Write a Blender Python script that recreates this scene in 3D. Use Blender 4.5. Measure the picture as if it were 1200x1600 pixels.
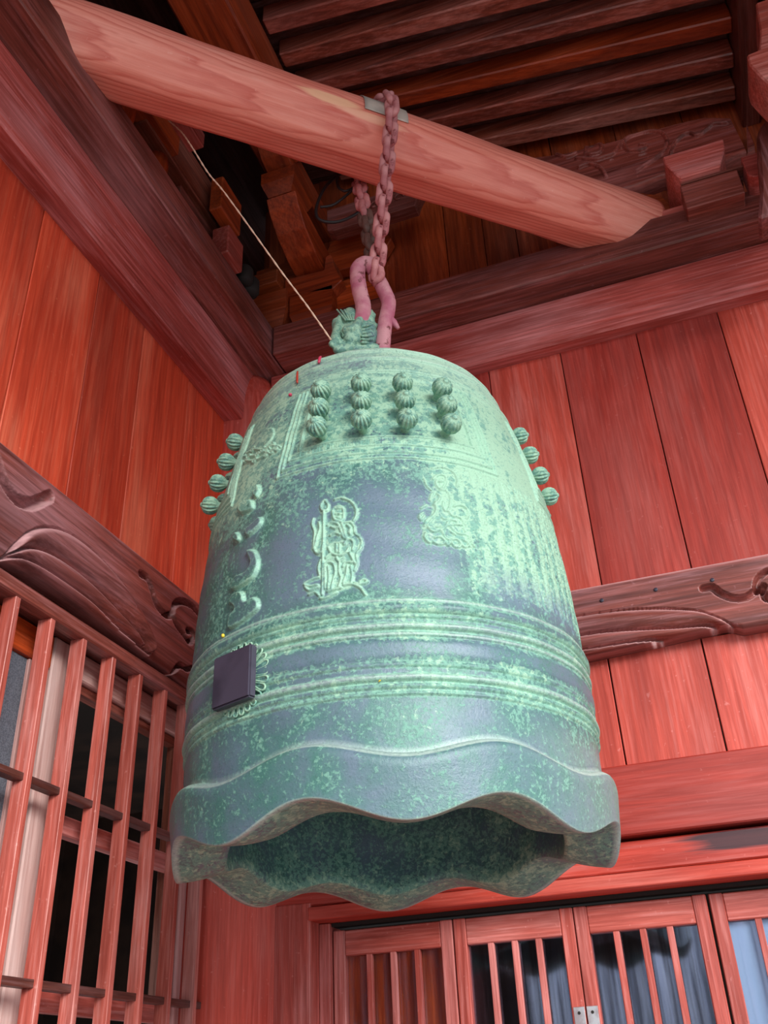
import bpy, bmesh, math, random, json
import numpy as np
from mathutils import Vector, Matrix
random.seed(7)
for o in list(bpy.data.objects): bpy.data.objects.remove(o)
S=bpy.context.scene; COL=S.collection
# ---------------------------------------------------------------- camera
F=1498.63
cam=bpy.data.cameras.new('camera'); cam.sensor_fit='VERTICAL'; cam.sensor_height=36.0; cam.lens=F*36/1600
cam.clip_start=.02
co=bpy.data.objects.new('camera',cam); COL.objects.link(co); S.camera=co
r_=Vector((0.940340,0.337734,-0.041181)); u_=Vector((0.209804,-0.480308,0.851638)); f_=Vector((-0.267847,0.809469,0.522511))
M=Matrix((( r_.x,u_.x,-f_.x,1.128),(r_.y,u_.y,-f_.y,-2.108),(r_.z,u_.z,-f_.z,1.5),(0,0,0,1)))
co.matrix_world=M
# ---------------------------------------------------------------- sky and light
W=bpy.data.worlds.new('sky'); S.world=W; W.use_nodes=True
nt=W.node_tree; bg=nt.nodes['Background']
tc=nt.nodes.new('ShaderNodeTexCoord'); sx=nt.nodes.new('ShaderNodeSeparateXYZ'); cr=nt.nodes.new('ShaderNodeValToRGB')
nt.links.new(tc.outputs['Generated'],sx.inputs[0]); nt.links.new(sx.outputs['Z'],cr.inputs[0]); nt.links.new(cr.outputs[0],bg.inputs[0])
cr.color_ramp.elements[0].position=.02; cr.color_ramp.elements[0].color=(.40,.42,.44,1)
cr.color_ramp.elements[1].position=.35; cr.color_ramp.elements[1].color=(.86,.92,1.0,1)
bg.inputs[1].default_value=1.75
sun=bpy.data.lights.new('sun','SUN'); sun.energy=3.7; sun.angle=math.radians(28); sun.color=(1,.96,.9)
so=bpy.data.objects.new('sun',sun); COL.objects.link(so)
so.rotation_euler=Vector((-.62,.66,-.34)).to_track_quat('-Z','Y').to_euler()
S.view_settings.view_transform='Standard'; S.view_settings.look='None'; S.view_settings.gamma=1; S.view_settings.use_curve_mapping=False
S.view_settings.exposure=.5
S.cycles.max_bounces=8
D=json.loads('''{"b1":[[[-12.38,2.2904],[-11.09,2.2919],[-10.03,2.2908],[-7.92,2.283],[-6.69,2.2718],[-6.3,2.26],[-6.52,2.2515],[-7.14,2.245]],[[-12.85,2.269],[-12.13,2.2762],[-10.86,2.2763],[-9.91,2.2702],[-9.69,2.2585],[-10.0,2.2502],[-11.03,2.247],[-12.07,2.2509],[-12.61,2.2586],[-12.85,2.269]],[[-12.76,2.2718],[-11.7,2.2735],[-10.43,2.2715]],[[-11.89,2.2614],[-11.36,2.2616]],[[-10.84,2.2603],[-10.42,2.2606]],[[-11.66,2.2547],[-10.83,2.2532]],[[-15.23,2.2719],[-15.17,2.2337],[-15.25,2.1935],[-15.35,2.1547],[-15.46,2.1259]],[[-15.22,2.2938],[-16.27,2.2849],[-15.78,2.2741],[-14.47,2.2724],[-14.08,2.2821],[-15.22,2.2938]],[[-16.53,2.252],[-16.18,2.2405],[-16.9,2.2277],[-17.29,2.216],[-17.69,2.2058],[-17.03,2.1976],[-16.19,2.1966],[-15.47,2.199],[-15.38,2.2069]],[[-18.12,2.2614],[-18.49,2.2519],[-17.78,2.2371],[-17.91,2.2209],[-18.01,2.2062]],[[-14.16,2.2435],[-13.32,2.2467],[-12.07,2.2453],[-11.04,2.2402],[-10.43,2.2287],[-9.84,2.2173],[-8.83,2.2151]],[[-10.41,2.2451],[-9.81,2.2335],[-9.42,2.2223],[-9.04,2.2139]],[[-9.6,2.2429],[-7.96,2.2429],[-6.97,2.2339],[-6.81,2.2229],[-5.64,2.2154],[-5.08,2.2056],[-5.52,2.194],[-6.32,2.1879],[-6.55,2.1802],[-6.38,2.1709],[-7.2,2.1587]],[[-8.79,2.2381],[-7.99,2.232],[-8.41,2.2242]],[[-7.79,2.2318],[-8.02,2.2211]],[[-13.11,2.2396],[-12.07,2.2357],[-10.83,2.2372]],[[-13.31,2.2248],[-12.07,2.2275],[-10.85,2.2236]],[[-13.82,2.2038],[-13.1,2.1937],[-11.68,2.1877],[-10.08,2.1869],[-8.88,2.1924],[-8.47,2.1974]],[[-13.51,2.2048],[-12.28,2.2089],[-10.86,2.2088],[-9.25,2.2087]],[[-11.67,2.2056],[-11.68,2.1936]],[[-10.86,2.2048],[-10.87,2.1915]],[[-9.65,2.205],[-8.84,2.211],[-7.84,2.2116],[-7.16,2.2044],[-7.49,2.1927]],[[-8.29,2.1893],[-7.53,2.1782],[-6.97,2.17]],[[-14.52,2.186],[-13.3,2.1913]],[[-14.91,2.1721],[-14.1,2.1777],[-12.49,2.1734],[-12.0,2.1601],[-12.51,2.1466],[-13.12,2.1297]],[[-11.68,2.1831],[-10.89,2.1758],[-9.69,2.18]],[[-10.11,2.1673],[-9.31,2.1731],[-7.74,2.1719]],[[-8.93,2.1676],[-9.16,2.1551],[-9.97,2.1394]],[[-8.05,2.1657],[-7.71,2.1502],[-8.14,2.1367]],[[-10.89,2.1745],[-11.01,2.1592],[-10.54,2.1474],[-11.15,2.1341]],[[-13.89,2.171],[-13.6,2.1528],[-13.91,2.1342]],[[-15.96,2.1838],[-16.55,2.1714],[-16.13,2.1581]],[[-14.71,2.1719],[-14.71,2.1351]],[[-16.33,2.1558],[-18.19,2.1542],[-20.28,2.1493],[-19.0,2.1438],[-16.73,2.1436]],[[-20.05,2.1439],[-18.78,2.1366],[-16.32,2.1393]],[[-18.97,2.13],[-17.33,2.1317],[-16.31,2.1256]],[[-7.27,2.1386],[-5.95,2.1352],[-4.42,2.1368],[-4.11,2.1404],[-5.15,2.1422],[-5.93,2.1389]],[[-9.98,2.1356],[-8.62,2.137],[-7.09,2.1347],[-5.6,2.1275],[-4.61,2.1171]],[[-14.11,2.1294],[-12.53,2.1304],[-10.57,2.1324]],[[-15.9,2.1202],[-14.51,2.1199],[-11.75,2.1259]]],"b1poly":[[-12.85,2.269],[-10.86,2.2763],[-9.69,2.2585],[-10.0,2.2474],[-7.56,2.2426],[-6.8,2.2256],[-5.08,2.2056],[-6.32,2.1879],[-6.38,2.1709],[-7.4,2.1576],[-7.66,2.1363],[-10.97,2.1277],[-14.11,2.1294],[-15.11,2.1417],[-16.54,2.1624],[-16.38,2.1882],[-18.0,2.2035],[-18.0,2.2374],[-16.59,2.2636],[-16.27,2.2849],[-14.08,2.2821],[-14.17,2.249]],"b2":[[[12.72,2.3231],[13.26,2.31],[14.4,2.3019]],[[15.4,2.346],[17.74,2.3511],[20.0,2.3502],[21.93,2.3432],[22.59,2.3318],[22.26,2.3179]],[[15.24,2.3247],[16.24,2.3315],[17.88,2.3359],[19.16,2.3326],[18.94,2.3218],[17.78,2.3089],[16.67,2.3079],[16.06,2.3164],[16.26,2.327]],[[16.48,2.3212],[17.14,2.321]],[[17.59,2.3214],[18.28,2.3227]],[[15.79,2.2955],[16.55,2.2902],[15.7,2.2794],[14.53,2.2729]],[[13.62,2.281],[14.25,2.293],[15.43,2.2996]],[[17.25,2.304],[18.59,2.3051],[19.36,2.3],[19.55,2.2884],[19.01,2.2734],[18.17,2.2641]],[[15.06,2.279],[14.96,2.2617],[13.97,2.2526],[12.21,2.2434],[11.35,2.2323]],[[14.81,2.2531],[13.43,2.244],[12.08,2.2339]],[[20.13,2.2745],[21.55,2.2789],[23.33,2.278],[24.47,2.2692],[23.66,2.2554]],[[18.61,2.2645],[19.3,2.2565],[21.0,2.2553],[22.25,2.2524],[22.72,2.2432],[22.49,2.2321],[23.38,2.2222],[23.62,2.2131],[24.8,2.2064]],[[12.22,2.2299],[13.33,2.2224],[14.77,2.2245],[16.5,2.2296],[17.71,2.24],[18.45,2.246]],[[16.41,2.2499],[17.21,2.2478],[18.52,2.2502]],[[14.67,2.2312],[15.91,2.2319]],[[17.76,2.2427],[19.12,2.2479],[20.38,2.2463]],[[18.07,2.2362],[20.27,2.2408],[22.01,2.2411]],[[15.99,2.2239],[16.65,2.2137],[17.62,2.2104]],[[18.66,2.234],[19.58,2.2266],[20.8,2.2237],[22.57,2.2254]],[[18.3,2.2256],[19.48,2.2212]],[[11.48,2.2189],[11.19,2.2122],[11.7,2.2058],[12.46,2.2034]],[[13.28,2.2051],[14.43,2.2018],[15.85,2.2026],[16.35,2.2082],[15.22,2.2141],[13.78,2.212]],[[16.72,2.2058],[17.25,2.2009],[17.76,2.2065]],[[18.18,2.2068],[19.11,2.2009],[20.36,2.2006],[20.9,2.2064],[19.76,2.2134],[18.46,2.211]],[[21.09,2.2053],[22.09,2.2022],[23.23,2.2047],[22.92,2.211],[21.46,2.2136]],[[11.39,2.257],[10.29,2.2509],[10.59,2.2428],[11.71,2.2514]],[[10.9,2.2653],[12.43,2.2717]],[[17.44,2.2807],[17.04,2.2718],[17.52,2.2636]]],"b2poly":[[16.26,2.327],[19.16,2.3326],[18.65,2.3082],[19.78,2.2989],[21.55,2.2789],[22.72,2.2432],[23.62,2.2131],[23.2,2.2033],[11.26,2.203],[11.35,2.2323],[13.86,2.2582],[13.72,2.2868],[16.2,2.3061]],"kan":[[[-39.22,2.242],[-36.58,2.2334],[-35.3,2.2189],[-35.06,2.2056],[-36.18,2.1901],[-38.79,2.185],[-42.25,2.1849],[-44.24,2.1913],[-42.71,2.207],[-39.15,2.2054],[-37.78,2.2165],[-39.05,2.2324]],[[-40.81,2.1722],[-39.27,2.164],[-38.55,2.1514],[-36.19,2.1528],[-34.56,2.1424],[-34.68,2.1306],[-37.39,2.1237],[-41.13,2.1191],[-44.15,2.1229],[-43.88,2.1418],[-42.17,2.1479],[-44.25,2.1623],[-43.19,2.1724]],[[-36.06,2.299],[-34.99,2.2881],[-36.13,2.2782],[-39.38,2.2722],[-40.39,2.2871],[-38.18,2.2929]],[[-45.12,2.2937],[-43.24,2.2776],[-44.37,2.2723],[-47.01,2.2875]],[[-45.69,2.3498],[-40.81,2.3453],[-39.61,2.3248],[-44.24,2.3283]],[[-38.75,2.3731],[-37.22,2.3567],[-38.32,2.3446],[-40.02,2.3581]]],"moon":[[-37.69,2.497],[-36.24,2.4787],[-37.42,2.4647],[-41.25,2.4589],[-48.87,2.479],[-48.11,2.5026],[-42.73,2.5085],[-39.95,2.5061]],"cloud":[[[-51.5,2.4774],[-46.75,2.4739],[-40.33,2.4545],[-36.29,2.4532],[-33.21,2.4366],[-35.61,2.4363]],[[-50.01,2.4591],[-43.88,2.4401],[-38.16,2.4367],[-33.93,2.4402]],[[-48.49,2.4626],[-42.99,2.4507],[-37.92,2.446]]],"leafL":[[[-0.9457,2.3296],[-0.9246,2.3687],[-0.8907,2.4133],[-0.8418,2.4467],[-0.7753,2.4639],[-0.6888,2.4619],[-0.5924,2.4417],[-0.5258,2.4116],[-0.4821,2.3775],[-0.468,2.3384]],[[-0.9457,2.3296],[-0.914,2.3611],[-0.8745,2.3841],[-0.8111,2.3973],[-0.719,2.3964],[-0.6161,2.3793],[-0.5416,2.3603],[-0.475,2.3342]],[[-0.9457,2.3296],[-0.9024,2.3501],[-0.8313,2.3588],[-0.7111,2.358],[-0.5979,2.344],[-0.475,2.3342]]],"botL":[[-0.9451,2.3273],[-0.8462,2.3423],[-0.7077,2.3416],[-0.5726,2.333],[-0.4791,2.3282],[-0.3955,2.3287],[-0.2816,2.3193]],"tenL":[[[-1.0216,2.514],[-0.9858,2.4746],[-0.9648,2.4599],[-0.9366,2.4532],[-0.9029,2.4643],[-0.8795,2.4849],[-0.8559,2.5086]],[[-0.5352,2.4966],[-0.5069,2.4975],[-0.4851,2.4762],[-0.4631,2.4547],[-0.4268,2.447],[-0.3982,2.4594],[-0.3909,2.4869],[-0.3594,2.5092],[-0.3127,2.5166],[-0.2685,2.5073]],[[-0.3955,2.4606],[-0.379,2.4437],[-0.3461,2.4334],[-0.3158,2.4248],[-0.2998,2.4394],[-0.3047,2.4537],[-0.3276,2.4475]],[[-0.369,2.334],[-0.3494,2.3535],[-0.3156,2.3568],[-0.2797,2.3749]]],"topL":[[-1.0026,2.5406],[-0.7045,2.541],[-0.3104,2.5465]],"leafR":[[[0.8683,2.432],[0.8986,2.4342],[0.9869,2.4312],[1.0577,2.4219],[1.1125,2.4109],[1.1654,2.3955],[1.2018,2.3726],[1.2304,2.3486],[1.2454,2.3259],[1.2514,2.3113]],[[0.8621,2.3878],[0.9646,2.3843],[1.1037,2.3654],[1.1846,2.3559],[1.2207,2.3352],[1.2485,2.3103]],[[0.8573,2.3537],[1.0304,2.3498],[1.099,2.3415],[1.1929,2.3314],[1.2511,2.3099]]],"tenR":[[[1.1898,2.4461],[1.2065,2.4459],[1.2207,2.4285],[1.2443,2.4109],[1.2707,2.4071],[1.2931,2.4166],[1.3114,2.4253]],[[1.2978,2.425],[1.3046,2.4426],[1.3185,2.4556],[1.3378,2.4626]],[[1.3096,2.4178],[1.3101,2.3974],[1.3265,2.3878]]],"topR":[[0.8849,2.5068],[1.1162,2.5044],[1.34,2.5002]],"botR":[[0.8896,2.3229],[1.0267,2.3289],[1.1641,2.3232],[1.2492,2.3132],[1.2944,2.3091]],"nijPoly":[[0.93,3.9991],[1.0067,3.9905],[1.0881,3.9672],[1.2047,3.9566],[1.319,3.9491],[1.431,3.9444],[1.5031,3.935],[1.568,3.8994],[1.6038,3.8524],[1.5802,3.7344],[1.5125,3.7277],[1.4235,3.7248],[1.3458,3.741],[1.2618,3.7318],[1.1696,3.7367],[1.0606,3.7705],[0.9488,3.8136],[0.8323,3.8528]],"nij":[[[1.1507,3.9228],[1.1586,3.9488],[1.1803,3.9504],[1.2008,3.9317],[1.191,3.9067],[1.1694,3.9051],[1.1499,3.9172]],[[1.2564,3.8963],[1.2664,3.921],[1.2975,3.9357],[1.3436,3.9281],[1.3765,3.9032],[1.3818,3.8628],[1.368,3.8291],[1.3301,3.8041],[1.2998,3.7899],[1.2794,3.7795]],[[1.2641,3.9074],[1.2687,3.8789],[1.2891,3.8663],[1.3121,3.8583],[1.3241,3.8729],[1.3073,3.8838]],[[1.0663,3.9535],[1.0927,3.9292],[1.1228,3.9329]],[[1.2018,3.8782],[1.2272,3.8809],[1.2517,3.9133]],[[1.1196,3.9107],[1.1732,3.8799],[1.2018,3.8782]],[[1.3833,3.8133],[1.4054,3.8514],[1.4423,3.8712],[1.4672,3.8504],[1.4974,3.8646],[1.5176,3.8749],[1.5513,3.8641]],[[1.123,3.8682],[1.1523,3.8692],[1.182,3.8382],[1.1924,3.7965]]],"niW":[[1.2916,3.7545],[1.3196,3.7668],[1.3482,3.7733],[1.3455,3.7494],[1.3201,3.7499]],"rodA":[[0.6437,-0.6204,3.0971],[0.6347,-0.6234,3.1159],[0.6211,-0.628,3.1228],[0.6069,-0.6328,3.1096],[0.6047,-0.6335,3.0777],[0.6078,-0.6325,3.0381],[0.6134,-0.6306,2.9991],[0.6125,-0.6309,2.965],[0.6019,-0.6344,2.9155],[0.6,-0.6351,2.8436]],"rodB":[[0.6315,-0.6034,3.1058],[0.6421,-0.5998,3.091],[0.6549,-0.6061,3.0506],[0.6632,-0.6033,3.0188],[0.6636,-0.6032,2.9956],[0.655,-0.6061,2.9489],[0.6492,-0.608,2.903],[0.6442,-0.6097,2.8403]],"pin":[[0.6287,-0.6381,3.0525],[0.6618,-0.627,3.07]],"hooktop":[0.6447,-0.62,3.089],"dragon":[[[0.5758,-0.6326,2.9131],[0.5929,-0.6269,2.9121],0.03124,0.03124],[[0.6108,-0.6188,2.9182],[0.6012,-0.6241,2.9244],0.0284,0.03124],[[0.575,-0.6435,2.8809],[0.6105,-0.621,2.8836],0.019880000000000002,0.019880000000000002],[[0.559,-0.6488,2.946],[0.5626,-0.6476,2.918],0.01278,0.01562],[[0.5835,-0.6301,2.9628],[0.5808,-0.6257,2.9827],0.019880000000000002,0.01704],[[0.618,-0.6185,2.955],[0.6232,-0.6146,2.9753],0.01846,0.01136],[[0.5646,-0.647,2.9643],[0.566,-0.6676,2.9092],0.00568,0.009940000000000001],[[0.566,-0.6676,2.9092],[0.5654,-0.6784,2.8681],0.009940000000000001,0.01278],[[0.5654,-0.6784,2.8681],[0.565,-0.6996,2.842],0.009940000000000001,0.0071],[[0.5654,-0.6784,2.8681],[0.592,-0.6589,2.8484],0.00852,0.009940000000000001],[[0.5738,-0.6861,2.836],[0.5918,-0.6695,2.8452],0.01136,0.01136],[[0.5883,-0.6601,2.8539],[0.6331,-0.624,2.8682],0.01278,0.01278],[[0.5868,-0.6395,2.9442],[0.576,-0.6326,2.986],0.0142,0.0071],[[0.5868,-0.6395,2.9442],[0.5666,-0.6357,2.9885],0.01278,0.00426],[[0.5868,-0.6395,2.9442],[0.5879,-0.6286,2.9795],0.0142,0.0071],[[0.5912,-0.6802,2.888],[0.6089,-0.669,2.8986],0.009940000000000001,0.01136],[[0.6072,-0.6643,2.9031],[0.6122,-0.6521,2.9338],0.01136,0.00852],[[0.6087,-0.6322,2.9243],[0.6269,-0.6155,2.9846],0.01846,0.00568],[[0.6087,-0.6322,2.9243],[0.6319,-0.6138,2.9748],0.01704,0.00568],[[0.605,-0.6439,2.8974],[0.6236,-0.6219,2.9094],0.019880000000000002,0.01704],[[0.6259,-0.6264,2.9287],[0.6376,-0.6119,2.9444],0.01278,0.00426],[[0.6254,-0.6266,2.9104],[0.6381,-0.6117,2.9221],0.01278,0.00426],[[0.6222,-0.6276,2.8924],[0.6346,-0.6129,2.8984],0.01278,0.00426],[[0.5941,-0.674,2.8708],[0.612,-0.6627,2.8884],0.01136,0.009940000000000001],[[0.596,-0.668,2.8661],[0.6064,-0.6646,2.8708],0.01136,0.01136],[[0.5956,-0.6155,2.9485],[0.5911,-0.6275,2.8885],0.019880000000000002,0.02272]],"mane":[[[0.6195,-0.6581,2.9078],[0.6354,-0.6316,2.9302],0.0031240000000000005,0.001704],[[0.6193,-0.6581,2.8987],[0.635,-0.6318,2.9192],0.0031240000000000005,0.001704],[[0.619,-0.6582,2.8897],[0.6346,-0.6319,2.9082],0.0031240000000000005,0.001704],[[0.6188,-0.6583,2.8807],[0.6343,-0.632,2.8973],0.0031240000000000005,0.001704],[[0.6185,-0.6584,2.8718],[0.6339,-0.6321,2.8865],0.0031240000000000005,0.001704],[[0.6183,-0.6585,2.8629],[0.6335,-0.6323,2.8757],0.0031240000000000005,0.001704],[[0.582,-0.658,2.9393],[0.5591,-0.6488,2.9855],0.002272,0.001704],[[0.586,-0.6567,2.9391],[0.5667,-0.6463,2.985],0.002272,0.001704],[[0.5899,-0.6553,2.9388],[0.5743,-0.6437,2.9845],0.002272,0.001704],[[0.5938,-0.654,2.9386],[0.5819,-0.6412,2.984],0.002272,0.001704],[[0.5977,-0.6527,2.9383],[0.5895,-0.6386,2.9835],0.002272,0.001704]],"eye":[[[0.6007,-0.6823,2.8866],[0.6033,-0.6814,2.8864],0.00852,0.00852]],"rope":[[0.2,-0.8411,3.5736],[0.2335,-0.8281,3.527],[0.2598,-0.8179,3.4719],[0.3002,-0.8022,3.3791],[0.338,-0.7876,3.3119],[0.3967,-0.7648,3.1937],[0.4658,-0.738,3.0521],[0.5179,-0.7177,2.9508],[0.5639,-0.6999,2.8543]],"cable":[[0.5697,-0.5187,3.5871],[0.536,-0.53,3.5844],[0.4956,-0.5435,3.5372],[0.4748,-0.5505,3.4775],[0.4699,-0.5522,3.4301],[0.4836,-0.5476,3.4056],[0.5174,-0.5362,3.3986],[0.5563,-0.5232,3.4171],[0.5882,-0.5125,3.4529],[0.5929,-0.5109,3.5058],[0.575,-0.5169,3.544]],"cable2":[[0.5697,-0.5187,3.5871],[0.5248,-0.5337,3.5801],[0.5176,-0.5362,3.5233],[0.5345,-0.5305,3.4976],[0.5583,-0.5225,3.5082],[0.5104,-0.5386,3.4511],[0.4746,-0.5506,3.4416]],"clip":[[0.6045,-0.5281,3.501],[0.5925,-0.5321,3.4632],[0.603,-0.5286,3.4529]],"dome1":[[0.2772,3.8523],[0.2931,3.8607],[0.3094,3.8955],[0.3277,3.906],[0.3576,3.9327],[0.3915,3.9337],[0.447,3.9227],[0.4899,3.8901],[0.5156,3.8327],[0.4923,3.796],[0.4626,3.7565],[0.3142,3.7629],[0.2832,3.769]],"dome2":[[0.3079,3.498],[0.3139,3.6281],[0.3252,3.6648],[0.3385,3.6818],[0.3603,3.6902],[0.386,3.686],[0.4135,3.6729],[0.4445,3.6503],[0.4686,3.6197],[0.4876,3.578],[0.4916,3.4854]],"armB":[[0.1738,3.7262],[0.3078,3.717],[0.3149,3.7732],[0.3281,3.7765],[0.3366,3.7619],[0.3424,3.7176],[0.3669,3.6506],[0.3497,3.6381],[0.3346,3.6249],[0.1747,3.654]],"nose":[[0.4418,3.9914],[0.5141,3.9472],[0.5852,3.8804],[0.6299,3.8263],[0.642,3.759],[0.6095,3.7588],[0.5279,3.7733],[0.4656,3.7824],[0.413,3.7928],[0.3604,3.849],[0.3505,3.9264],[0.3845,3.9866]],"daito":[[1.3445,3.6599],[1.5037,3.6555],[1.512,3.6331],[1.4708,3.557],[1.3704,3.5495]],"daitoF":[[1.3717,3.5602],[1.4716,3.5632],[1.5162,3.5655],[1.5015,3.4648],[1.3672,3.4795]]}''')
# ---------------------------------------------------------------- materials
def s2l(c):
    return tuple((x/12.92 if x<=.04045 else ((x+.055)/1.055)**2.4) for x in [v/255 for v in c])
def newmat(name):
    m=bpy.data.materials.new(name); m.use_nodes=True; n=m.node_tree.nodes; l=m.node_tree.links
    return m,n,l,n['Principled BSDF']
def nd(n,t,**k):
    x=n.new(t)
    for a,b in k.items(): setattr(x,a,b)
    return x
def ramp(n,stops,interp='LINEAR'):
    r=n.new('ShaderNodeValToRGB'); r.color_ramp.interpolation=interp; e=r.color_ramp.elements
    while len(e)<len(stops): e.new(.5)
    for i,(p,c) in enumerate(stops): e[i].position=p; e[i].color=(*c,1) if len(c)==3 else c
    return r
def mixc(n,l,a,b,fac,mode='MIX'):
    m=n.new('ShaderNodeMix'); m.data_type='RGBA'; m.blend_type=mode
    for s,v in ((0,fac),(6,a),(7,b)):
        if hasattr(v,'links'): l.new(v,m.inputs[s])
        else: m.inputs[s].default_value=v if s==0 else (*v,1)
    return m.outputs[2]
def wood(name,base,dark,pale,axis,grain=1.0,pale_amt=.5,rough=.42,rings=False,sc=1.0,coat=.0,bump=.12,stain=None):
    m,n,l,p=newmat(name)
    tc=n.new('ShaderNodeTexCoord'); oi=n.new('ShaderNodeObjectInfo')
    ad=nd(n,'ShaderNodeVectorMath',operation='ADD'); mu=nd(n,'ShaderNodeVectorMath',operation='SCALE')
    rv=n.new('ShaderNodeCombineXYZ')
    for i in range(3): l.new(oi.outputs['Random'],rv.inputs[i])
    l.new(rv.outputs[0],mu.inputs[0]); mu.inputs['Scale'].default_value=17.0
    l.new(tc.outputs['Object'],ad.inputs[0]); l.new(mu.outputs[0],ad.inputs[1])
    mp=n.new('ShaderNodeMapping'); l.new(ad.outputs[0],mp.inputs[0])
    st=[22*sc]*3; st['XYZ'.index(axis)]=1.4*sc; mp.inputs['Scale'].default_value=st
    g=n.new('ShaderNodeTexNoise'); g.inputs['Scale'].default_value=1.6; g.inputs['Detail'].default_value=7; g.inputs['Roughness'].default_value=.62; g.inputs['Distortion'].default_value=.7
    l.new(mp.outputs[0],g.inputs[0])
    mp2=n.new('ShaderNodeMapping'); l.new(ad.outputs[0],mp2.inputs[0]); st=[7*sc]*3; st['XYZ'.index(axis)]=1.6*sc; mp2.inputs['Scale'].default_value=st
    b=n.new('ShaderNodeTexNoise'); b.inputs['Scale'].default_value=1.0; b.inputs['Detail'].default_value=5; b.inputs['Roughness'].default_value=.6; l.new(mp2.outputs[0],b.inputs[0])
    gr=ramp(n,[(.36,(1,1,1)),(.62,(0,0,0))]); l.new(g.outputs[0],gr.inputs[0])
    gm=nd(n,'ShaderNodeMath',operation='MULTIPLY'); l.new(gr.outputs[0],gm.inputs[0]); gm.inputs[1].default_value=.75*grain
    c=mixc(n,l,base,dark,gm.outputs[0])
    br=ramp(n,[(.5,(0,0,0)),(.72,(1,1,1))]); l.new(b.outputs[0],br.inputs[0])
    bm=nd(n,'ShaderNodeMath',operation='MULTIPLY'); l.new(br.outputs[0],bm.inputs[0]); bm.inputs[1].default_value=pale_amt
    c=mixc(n,l,c,pale,bm.outputs[0])
    # cathedral grain rings
    mp3=n.new('ShaderNodeMapping'); l.new(ad.outputs[0],mp3.inputs[0]); s3=[1.0]*3; s3['XYZ'.index(axis)]=.22; mp3.inputs['Scale'].default_value=s3
    wv=nd(n,'ShaderNodeTexWave',wave_type='RINGS',wave_profile='SAW'); wv.rings_direction='SPHERICAL'
    wv.inputs['Scale'].default_value=26*sc if not rings else 30; wv.inputs['Distortion'].default_value=3.5; wv.inputs['Detail'].default_value=2.5; wv.inputs['Detail Scale'].default_value=1.2 
    l.new(mp3.outputs[0],wv.inputs[0])
    wr=ramp(n,[(.0,(.0,.0,.0)),(.5,(.1,.1,.1)),(.88,(1,1,1)),(1,(0,0,0))]); l.new(wv.outputs[0],wr.inputs[0])
    wm=nd(n,'ShaderNodeMath',operation='MULTIPLY'); l.new(wr.outputs[0],wm.inputs[0]); wm.inputs[1].default_value=.75 if rings else .26*grain
    c=mixc(n,l,c,dark,wm.outputs[0])
    # scratches / specks
    sp=n.new('ShaderNodeTexNoise'); sp.inputs['Scale'].default_value=90; sp.inputs['Detail'].default_value=3; l.new(ad.outputs[0],sp.inputs[0])
    sr=ramp(n,[(.68,(0,0,0)),(.76,(1,1,1))]); l.new(sp.outputs[0],sr.inputs[0])
    sm=nd(n,'ShaderNodeMath',operation='MULTIPLY'); l.new(sr.outputs[0],sm.inputs[0]); sm.inputs[1].default_value=.35
    c=mixc(n,l,c,pale,sm.outputs[0])
    mp5=n.new('ShaderNodeMapping'); l.new(ad.outputs[0],mp5.inputs[0]); s5=[150]*3; s5['XYZ'.index(axis)]=5; mp5.inputs['Scale'].default_value=s5
    fg=n.new('ShaderNodeTexNoise'); fg.inputs['Scale'].default_value=1.0; fg.inputs['Detail'].default_value=4; fg.inputs['Roughness'].default_value=.7; l.new(mp5.outputs[0],fg.inputs[0])
    fr_=ramp(n,[(.34,(1,1,1)),(.52,(0,0,0))]); l.new(fg.outputs[0],fr_.inputs[0])
    fm=nd(n,'ShaderNodeMath',operation='MULTIPLY'); l.new(fr_.outputs[0],fm.inputs[0]); fm.inputs[1].default_value=.40*grain
    c=mixc(n,l,c,dark,fm.outputs[0])
    # pale worn streaks gated by the blotches
    fr2=ramp(n,[(.50,(0,0,0)),(.66,(1,1,1))]); l.new(fg.outputs[0],fr2.inputs[0])
    f2=nd(n,'ShaderNodeMath',operation='MULTIPLY'); l.new(fr2.outputs[0],f2.inputs[0]); l.new(b.outputs[0],f2.inputs[1])
    f3=nd(n,'ShaderNodeMath',operation='MULTIPLY'); l.new(f2.outputs[0],f3.inputs[0]); f3.inputs[1].default_value=1.1*pale_amt
    c=mixc(n,l,c,pale,f3.outputs[0])
    # broad darker blotches
    mb=n.new('ShaderNodeMapping'); l.new(ad.outputs[0],mb.inputs[0]); sb=[4.5]*3; sb['XYZ'.index(axis)]=1.5; mb.inputs['Scale'].default_value=sb; mb.inputs['Location'].default_value=(3,7,5)
    nb_=n.new('ShaderNodeTexNoise'); nb_.inputs['Scale'].default_value=1; nb_.inputs['Detail'].default_value=5; l.new(mb.outputs[0],nb_.inputs[0])
    rb=ramp(n,[(.50,(0,0,0)),(.68,(1,1,1))]); l.new(nb_.outputs[0],rb.inputs[0])
    f4=nd(n,'ShaderNodeMath',operation='MULTIPLY'); l.new(rb.outputs[0],f4.inputs[0]); f4.inputs[1].default_value=.5*min(1,grain)
    c=mixc(n,l,c,dark,f4.outputs[0])
    wa=n.new('ShaderNodeAttribute'); wa.attribute_name='wear_highlight'
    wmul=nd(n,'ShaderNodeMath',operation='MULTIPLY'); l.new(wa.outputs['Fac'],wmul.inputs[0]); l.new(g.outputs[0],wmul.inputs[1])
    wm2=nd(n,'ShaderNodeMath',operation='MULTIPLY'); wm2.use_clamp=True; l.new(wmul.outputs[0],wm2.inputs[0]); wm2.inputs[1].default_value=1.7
    c=mixc(n,l,c,s2l((206,176,174)),wm2.outputs[0])
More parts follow.
